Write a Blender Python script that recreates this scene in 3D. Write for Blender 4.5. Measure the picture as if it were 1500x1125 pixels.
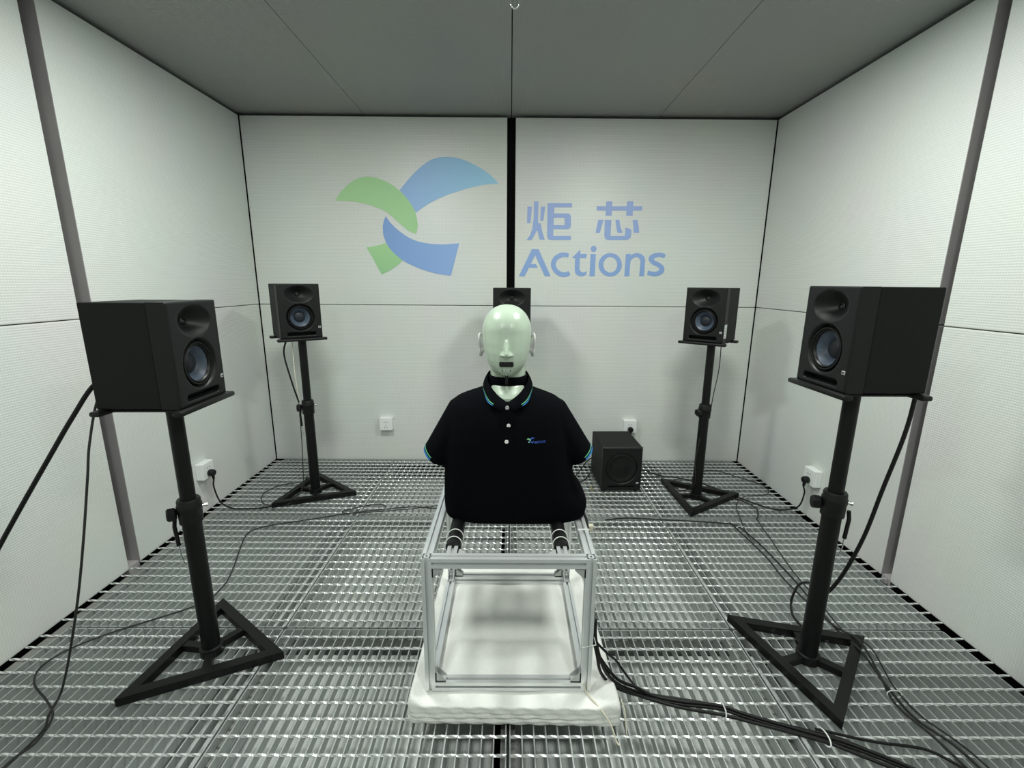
import bpy, bmesh, math, random
from mathutils import Vector, Matrix
from mathutils.bvhtree import BVHTree

random.seed(7)
U = 1.09                      # every length below is written in survey units of 1.09 m
scn = bpy.context.scene
col = scn.collection
for o in list(bpy.data.objects):
    bpy.data.objects.remove(o)

# ------------------------------------------------------------------ camera
PITCH, YAW, ROLL, CAM_H, FPX = 0.2181, 0.0045, 0.007, 1.0832, 668.06
cam_data = bpy.data.cameras.new('camera')
cam = bpy.data.objects.new('camera', cam_data)
col.objects.link(cam)
cam_data.sensor_width = 36.0
cam_data.lens = FPX / 1500.0 * 36.0
cam_data.clip_start = 0.02
_c, _s, _cy, _sy = math.cos(PITCH), math.sin(PITCH), math.cos(YAW), math.sin(YAW)
fwd = Vector((_c * _sy, _c * _cy, -_s))
rgt = Vector((_cy, -_sy, 0))
upv = Vector((_s * _sy, _s * _cy, _c))
r2 = rgt * math.cos(ROLL) + upv * math.sin(ROLL)
u2 = upv * math.cos(ROLL) - rgt * math.sin(ROLL)
mw = Matrix((r2, u2, -fwd)).transposed().to_4x4()
mw.translation = Vector((0, 0, CAM_H)) * U
cam.matrix_world = mw
scn.camera = cam

# ------------------------------------------------------------------ world, light, exposure
world = bpy.data.worlds.new('world')
scn.world = world
world.use_nodes = True
world.node_tree.nodes['Background'].inputs[0].default_value = (0.9, 1.0, 0.95, 1)
world.node_tree.nodes['Background'].inputs[1].default_value = 0.02
scn.view_settings.view_transform = 'Standard'
scn.view_settings.look = 'None'
scn.view_settings.gamma = 1
scn.view_settings.use_curve_mapping = False
scn.view_settings.exposure = 0.0

LAMP_POWER = 19.5
LAMP_COLOR = (0.965, 1.0, 0.955)
LAMPS = [(-0.64, 1.44, 1.0), (0.64, 1.44, 1.0), (-0.55, 0.02, 0.62), (0.55, 0.02, 0.62)]

WALL_TOP, MID_Z = 1.9502, 0.9526
CEIL_Z = 1.966
XL, XR, YB, YF = -1.464, 1.436, 2.70, -1.15
SUB_Z = -0.125                # absorber panels under the grating


# ------------------------------------------------------------------ mesh helpers
class MB:
    def __init__(self):
        self.v, self.f = [], []

    def add(self, vs, fs):
        n = len(self.v)
        self.v += [tuple(p) for p in vs]
        self.f += [tuple(i + n for i in f) for f in fs]
        return self

    def box(self, x0, x1, y0, y1, z0, z1, m=None):
        vs = [(x, y, z) for z in (z0, z1) for y in (y0, y1) for x in (x0, x1)]
        if m is not None:
            vs = [m @ Vector(p) for p in vs]
        return self.add(vs, [(0, 2, 3, 1), (4, 5, 7, 6), (0, 1, 5, 4), (2, 6, 7, 3), (0, 4, 6, 2), (1, 3, 7, 5)])

    def bbox(self, x0, x1, y0, y1, z0, z1, b, m=None):
        """box with chamfered edges"""
        bm = bmesh.new()
        bmesh.ops.create_cube(bm, size=1)
        for v in bm.verts:
            v.co = Vector(((x0 + x1) / 2 + v.co.x * (x1 - x0), (y0 + y1) / 2 + v.co.y * (y1 - y0), (z0 + z1) / 2 + v.co.z * (z1 - z0)))
        bmesh.ops.bevel(bm, geom=bm.edges[:], offset=b, segments=2, profile=0.5, affect='EDGES')
        bm.verts.index_update()
        vs = [v.co.copy() if m is None else m @ v.co for v in bm.verts]
        fs = [tuple(v.index for v in f.verts) for f in bm.faces]
        bm.free()
        return self.add(vs, fs)

    def prism(self, poly, a0, a1, axis='z', m=None):
        """polygon in the plane across axis, drawn out along axis"""
        n = len(poly)
        def P(p, a):
            if axis == 'z': q = (p[0], p[1], a)
            elif axis == 'y': q = (p[0], a, p[1])
            else: q = (a, p[0], p[1])
            return q if m is None else m @ Vector(q)
        vs = [P(p, a0) for p in poly] + [P(p, a1) for p in poly]
        fs = [tuple(range(n))[::-1], tuple(range(n, 2 * n))]
        fs += [(i, (i + 1) % n, n + (i + 1) % n, n + i) for i in range(n)]
        return self.add(vs, fs)

    def rings(self, R, cap0=True, cap1=True, closed=True):
        n = len(R[0])
        vs = [p for r in R for p in r]
        fs = []
        for i in range(len(R) - 1):
            for j in range(n if closed else n - 1):
                k = (j + 1) % n
                fs.append((i * n + j, i * n + k, (i + 1) * n + k, (i + 1) * n + j))
        if cap0: fs.append(tuple(range(n))[::-1])
        if cap1: fs.append(tuple(range((len(R) - 1) * n, len(R) * n)))
        return self.add(vs, fs)

    def tube(self, pts, r, n=8, caps=True):
        pts = [Vector(p) for p in pts]
        t0 = (pts[1] - pts[0]).normalized()
        up = Vector((0, 0, 1)) if abs(t0.z) < 0.9 else Vector((1, 0, 0))
        nrm = t0.cross(up).normalized()
        R = []
        for i, p in enumerate(pts):
            t = (pts[min(i + 1, len(pts) - 1)] - pts[max(i - 1, 0)]).normalized()
            nrm = (nrm - t * nrm.dot(t)).normalized()
            b = t.cross(nrm)
            rr = r[i] if isinstance(r, (list, tuple)) else r
            R.append([p + (nrm * math.cos(2 * math.pi * k / n) + b * math.sin(2 * math.pi * k / n)) * rr for k in range(n)])
        return self.rings(R, caps, caps)

    def lathe(self, prof, n=32, m=None, cap0=False, cap1=False):
        """prof: (radius, height) about local z"""
        R = []
        for r, h in prof:
            ring = [Vector((r * math.cos(2 * math.pi * k / n), r * math.sin(2 * math.pi * k / n), h)) for k in range(n)]
            R.append(ring if m is None else [m @ p for p in ring])
        return self.rings(R, cap0, cap1)

    def grid(self, P, flip=False):
        nu, nv = len(P), len(P[0])
        vs = [p for row in P for p in row]
        fs = []
        for i in range(nu - 1):
            for j in range(nv - 1):
                q = (i * nv + j, i * nv + j + 1, (i + 1) * nv + j + 1, (i + 1) * nv + j)
                fs.append(q[::-1] if flip else q)
        return self.add(vs, fs)

    def mesh(self, name, mat=None, smooth=None, fix=True):
        me = bpy.data.meshes.new(name)
        me.from_pydata([(p[0] * U, p[1] * U, p[2] * U) for p in self.v], [], self.f)
        if fix:
            bm = bmesh.new(); bm.from_mesh(me)
            bmesh.ops.recalc_face_normals(bm, faces=bm.faces[:])
            bm.to_mesh(me); bm.free()
        if mat is not None: me.materials.append(mat)
        if smooth is not None:
            for p in me.polygons: p.use_smooth = True
            if smooth < 179:
                me.set_sharp_from_angle(angle=math.radians(smooth))
        me.update()
        return me

    def shift(self, d):
        self.v = [(p[0] - d[0], p[1] - d[1], p[2] - d[2]) for p in self.v]
        return self

    def build(self, name, mat, parent=None, loc=None, rz=0.0, smooth=None, label=None, fix=True, room=False):
        if room:                                        # vertices are in room coordinates
            if parent is not None: self.shift(parent.location / U)
            else:
                loc = (self.v[0][0], self.v[0][1], min(p[2] for p in self.v)); self.shift(loc)
        return place(self.mesh(name, mat, smooth, fix), name, parent, loc, rz, label)


def place(me, name, parent=None, loc=None, rz=0.0, label=None):
    o = bpy.data.objects.new(name, me)
    col.objects.link(o)
    o.parent = parent
    if loc is not None: o.location = Vector(loc) * U
    if rz: o.rotation_euler = (0, 0, rz)
    if label: o['label'] = label
    return o


def thing(name, label, cat, loc=(0, 0, 0), rz=0.0, group=None, kind=None):
    o = bpy.data.objects.new(name, None)
    o.empty_display_size = 0.05
    col.objects.link(o)
    o.location = Vector(loc) * U
    o.rotation_euler = (0, 0, rz)
    return tag(o, label, cat, group, kind)


def tag(o, label, cat, group=None, kind=None):
    o['label'] = label
    o['category'] = cat
    if group: o['group'] = group
    if kind: o['kind'] = kind
    return o


def spline(P, n=8):
    P = [Vector(p) for p in P]
    Q = [2 * P[0] - P[1]] + P + [2 * P[-1] - P[-2]]
    out = []
    for i in range(1, len(Q) - 2):
        a, b, c, d = Q[i - 1:i + 3]
        for k in range(n):
            t = k / n
            out.append(0.5 * ((2 * b) + (c - a) * t + (2 * a - 5 * b + 4 * c - d) * t * t + (3 * b - a - 3 * c + d) * t ** 3))
    out.append(P[-1])
    return out


def lerp(keys, t):
    """keys: sorted list of (t, value tuple)"""
    if t <= keys[0][0]: return keys[0][1]
    for (a, A), (b, B) in zip(keys, keys[1:]):
        if t <= b:
            s = (t - a) / (b - a)
            return tuple(x + (y - x) * s for x, y in zip(A, B))
    return keys[-1][1]


# ------------------------------------------------------------------ materials
def new_mat(name, color, rough=0.5, metal=0.0, spec=0.5, noise=None, bump=None, sheen=0.0, coat=0.0):
    """noise = (scale, amount, detail) shifts the colour; bump = (scale, strength, distance)"""
    m = bpy.data.materials.new(name)
    m.use_nodes = True
    nt = m.node_tree
    b = nt.nodes['Principled BSDF']
    b.inputs['Base Color'].default_value = (*color, 1)
    b.inputs['Roughness'].default_value = rough
    b.inputs['Metallic'].default_value = metal
    b.inputs['Specular IOR Level'].default_value = spec
    if sheen: b.inputs['Sheen Weight'].default_value = sheen
    if coat: b.inputs['Coat Weight'].default_value = coat
    pos = nt.nodes.new('ShaderNodeTexCoord').outputs['Object']
    if noise:
        t = nt.nodes.new('ShaderNodeTexNoise')
        t.inputs['Scale'].default_value = noise[0]
        t.inputs['Detail'].default_value = noise[2] if len(noise) > 2 else 3
        nt.links.new(pos, t.inputs['Vector'])
        mx = nt.nodes.new('ShaderNodeMix'); mx.data_type = 'RGBA'
        k = noise[1]
        mx.inputs['A'].default_value = (*[max(0, c * (1 - k)) for c in color], 1)
        mx.inputs['B'].default_value = (*[min(1, c * (1 + k)) for c in color], 1)
        nt.links.new(t.outputs['Fac'], mx.inputs['Factor'])
        nt.links.new(mx.outputs['Result'], b.inputs['Base Color'])
    if bump:
        t = nt.nodes.new('ShaderNodeTexNoise')
        t.inputs['Scale'].default_value = bump[0]
        t.inputs['Detail'].default_value = 4
        nt.links.new(pos, t.inputs['Vector'])
        bp = nt.nodes.new('ShaderNodeBump')
        bp.inputs['Strength'].default_value = bump[1]
        bp.inputs['Distance'].default_value = bump[2]
        nt.links.new(t.outputs['Fac'], bp.inputs['Height'])
        nt.links.new(bp.outputs['Normal'], b.inputs['Normal'])
    return m


def perforated(name, color, axes, pitch, dark=0.82, rough=0.5, strength=0.25):
    """sheet with rows of fine holes; axes = the two world axes lying in the sheet, first = across the rows"""
    m = new_mat(name, color, rough)
    nt = m.node_tree
    b = nt.nodes['Principled BSDF']
    g = nt.nodes.new('ShaderNodeNewGeometry')
    sp = nt.nodes.new('ShaderNodeSeparateXYZ')
    nt.links.new(g.outputs['Position'], sp.inputs[0])
    def wave(ax, p):
        mu = nt.nodes.new('ShaderNodeMath'); mu.operation = 'MULTIPLY'
        mu.inputs[1].default_value = 2 * math.pi / p
        nt.links.new(sp.outputs[ax], mu.inputs[0])
        si = nt.nodes.new('ShaderNodeMath'); si.operation = 'SINE'
        nt.links.new(mu.outputs[0], si.inputs[0])
        return si.outputs[0]
    a, c = wave(axes[0], pitch), wave(axes[1], pitch)
    # rows read more strongly than columns
    ma = nt.nodes.new('ShaderNodeMath'); ma.operation = 'MULTIPLY_ADD'
    nt.links.new(a, ma.inputs[0]); ma.inputs[1].default_value = 0.34; ma.inputs[2].default_value = 0.5
    mb = nt.nodes.new('ShaderNodeMath'); mb.operation = 'MULTIPLY_ADD'
    nt.links.new(c, mb.inputs[0]); mb.inputs[1].default_value = 0.16
    nt.links.new(ma.outputs[0], mb.inputs[2])
    n = nt.nodes.new('ShaderNodeTexNoise'); n.inputs['Scale'].default_value = 2.2; n.inputs['Detail'].default_value = 4
    nt.links.new(g.outputs['Position'], n.inputs['Vector'])
    mx = nt.nodes.new('ShaderNodeMix'); mx.data_type = 'RGBA'
    mx.inputs['A'].default_value = (*[v * dark for v in color], 1)
    mx.inputs['B'].default_value = (*color, 1)
    nt.links.new(mb.outputs[0], mx.inputs['Factor'])
    hs = nt.nodes.new('ShaderNodeMix'); hs.data_type = 'RGBA'; hs.blend_type = 'MULTIPLY'
    hs.inputs['Factor'].default_value = 0.10
    nt.links.new(mx.outputs['Result'], hs.inputs['A'])
    nt.links.new(n.outputs['Color'], hs.inputs['B'])
    nt.links.new(hs.outputs['Result'], b.inputs['Base Color'])
    bp = nt.nodes.new('ShaderNodeBump')
    bp.inputs['Strength'].default_value = strength
    bp.inputs['Distance'].default_value = 0.002
    nt.links.new(mb.outputs[0], bp.inputs['Height'])
    nt.links.new(bp.outputs['Normal'], b.inputs['Normal'])
    return m


def gradient(name, axis, p0, p1, c0, c1, rough=0.5):
    """printed colour that runs from c0 to c1 along a world axis"""
    m = new_mat(name, c0, rough)
    nt = m.node_tree
    g = nt.nodes.new('ShaderNodeNewGeometry')
    sp = nt.nodes.new('ShaderNodeSeparateXYZ')
    nt.links.new(g.outputs['Position'], sp.inputs[0])
    mr = nt.nodes.new('ShaderNodeMapRange')
    mr.inputs['From Min'].default_value = p0 * U
    mr.inputs['From Max'].default_value = p1 * U
    nt.links.new(sp.outputs[axis], mr.inputs['Value'])
    mx = nt.nodes.new('ShaderNodeMix'); mx.data_type = 'RGBA'
    mx.inputs['A'].default_value = (*c0, 1); mx.inputs['B'].default_value = (*c1, 1)
    nt.links.new(mr.outputs['Result'], mx.inputs['Factor'])
    nt.links.new(mx.outputs['Result'], nt.nodes['Principled BSDF'].inputs['Base Color'])
    return m


PANEL = (0.77, 0.80, 0.765)
M = {
    'panel_back': perforated('wall_sheet_back', PANEL, (2, 0), 0.0085, 0.86, 0.33),
    'panel_side': perforated('wall_sheet_side', PANEL, (2, 1), 0.0085, 0.84, 0.55),
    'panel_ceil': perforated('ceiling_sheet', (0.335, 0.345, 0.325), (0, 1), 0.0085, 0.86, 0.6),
    'panel_sub': perforated('floor_sheet', (0.66, 0.69, 0.66), (0, 1), 0.0075, 0.80, 0.5),
    'panel_edge': new_mat('panel_edge', (0.42, 0.40, 0.40), 0.6, noise=(6, 0.15)),
    'void': new_mat('cavity_lining', (0.012, 0.012, 0.012), 0.9),
    'zinc': new_mat('galvanised_steel', (0.47, 0.50, 0.485), 0.38, 0.5, noise=(35, 0.22, 5), bump=(180, 0.12, 0.0006)),
    'zinc_rod': new_mat('galvanised_rod', (0.84, 0.86, 0.85), 0.26, 0.55, noise=(60, 0.15, 4)),
    'zinc_dull': new_mat('dull_galvanised_plate', (0.26, 0.265, 0.25), 0.55, 0.5, noise=(20, 0.2, 4)),
    'black_vinyl': new_mat('black_vinyl', (0.0070, 0.0080, 0.0075), 0.6, spec=0.2, noise=(90, 0.3), bump=(260, 0.25, 0.0006)),
    'baffle': new_mat('black_moulded_baffle', (0.0085, 0.0095, 0.0092), 0.45, spec=0.25, bump=(420, 0.12, 0.0004)),
    'rubber': new_mat('black_rubber', (0.006, 0.0063, 0.0063), 0.42, spec=0.3),
    'cone': new_mat('blue_grey_woven_cone', (0.050, 0.070, 0.102), 0.42, noise=(140, 0.35, 2), bump=(300, 0.3, 0.0006)),
    'cap': new_mat('dark_dust_cap', (0.016, 0.019, 0.024), 0.5, spec=0.3),
    'hole': new_mat('dark_hollow', (0.003, 0.003, 0.003), 0.9),
    'badge': new_mat('grey_badge', (0.45, 0.47, 0.47), 0.4),
    'badge_ink': new_mat('dark_badge_ink', (0.06, 0.06, 0.06), 0.5),
    'stand': new_mat('black_powder_coat', (0.0050, 0.0053, 0.0053), 0.42, spec=0.25, noise=(70, 0.25), bump=(400, 0.15, 0.0004)),
    'plastic': new_mat('black_plastic', (0.006, 0.0063, 0.0063), 0.45, spec=0.3),
    'chrome': new_mat('bright_metal', (0.78, 0.80, 0.78), 0.18, 1.0),
    'alu': new_mat('anodised_aluminium', (0.76, 0.78, 0.78), 0.30, 0.6, noise=(8, 0.05)),
    'alu_cast': new_mat('cast_aluminium', (0.52, 0.54, 0.53), 0.45, 0.6, noise=(60, 0.1)),
    'batting': new_mat('white_batting', (0.82, 0.83, 0.79), 0.95, spec=0.1, noise=(40, 0.05, 6), bump=(120, 0.5, 0.003), sheen=0.3),
    'skin': new_mat('pale_green_plastic', (0.47, 0.575, 0.455), 0.30, noise=(5, 0.03), coat=0.25),
    'ear': new_mat('pale_grey_silicone', (0.62, 0.61, 0.61), 0.5),
    'shirt': new_mat('black_pique_cotton', (0.0028, 0.0034, 0.0046), 0.95, spec=0.04, bump=(500, 0.35, 0.0008)),
    'button': new_mat('white_button', (0.86, 0.87, 0.86), 0.25),
    'stripe_green': new_mat('green_stripe', (0.12, 0.46, 0.22), 0.7),
    'stripe_blue': new_mat('blue_stripe', (0.015, 0.17, 0.46), 0.7),
    'embroidery_blue': new_mat('blue_thread', (0.02, 0.07, 0.34), 0.7),
    'embroidery_green': new_mat('green_thread', (0.26, 0.62, 0.30), 0.7),
    'socket': new_mat('white_plastic', (0.84, 0.86, 0.85), 0.3),
    'cable': new_mat('black_cable', (0.006, 0.0063, 0.0063), 0.45, spec=0.3),
    'cable_grey': new_mat('grey_cable', (0.022, 0.023, 0.022), 0.5, spec=0.3),
    'tie': new_mat('clear_nylon', (0.72, 0.75, 0.72), 0.35),
    'cord': new_mat('cream_cord', (0.66, 0.63, 0.50), 0.8),
    'sticker': new_mat('white_sticker', (0.72, 0.75, 0.74), 0.4),
    'sticker_ink': new_mat('grey_sticker_ink', (0.32, 0.34, 0.34), 0.5),
    'brass': new_mat('gold_plug', (0.75, 0.55, 0.16), 0.3, 0.9),
    'blue_scrap': new_mat('blue_scrap', (0.01, 0.16, 0.50), 0.6),
    'print_green': gradient('printed_green', 0, -0.98, -0.50, (0.42, 0.69, 0.36), (0.36, 0.64, 0.31)),
    'print_green_tail': gradient('printed_green_tail', 2, 1.12, 1.30, (0.31, 0.58, 0.30), (0.38, 0.65, 0.32)),
    'print_sky': gradient('printed_sky_blue', 0, -0.62, -0.10, (0.30, 0.47, 0.79), (0.33, 0.62, 0.82)),
    'print_blue': gradient('printed_blue', 0, -0.72, -0.30, (0.21, 0.36, 0.68), (0.27, 0.43, 0.76)),
    'print_text': gradient('printed_text_blue', 2, 1.13, 1.55, (0.25, 0.40, 0.71), (0.34, 0.44, 0.76)),
    'white_metal': new_mat('white_painted_metal', (0.8, 0.8, 0.8), 0.4),
}
lens = bpy.data.materials.new('lamp_diffuser'); lens.use_nodes = True
_b = lens.node_tree.nodes['Principled BSDF']
_b.inputs['Base Color'].default_value = (0.9, 0.95, 0.9, 1)
_b.inputs['Emission Color'].default_value = (*LAMP_COLOR, 1)
_b.inputs['Emission Strength'].default_value = 4.0
M['lens'] = lens

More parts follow.
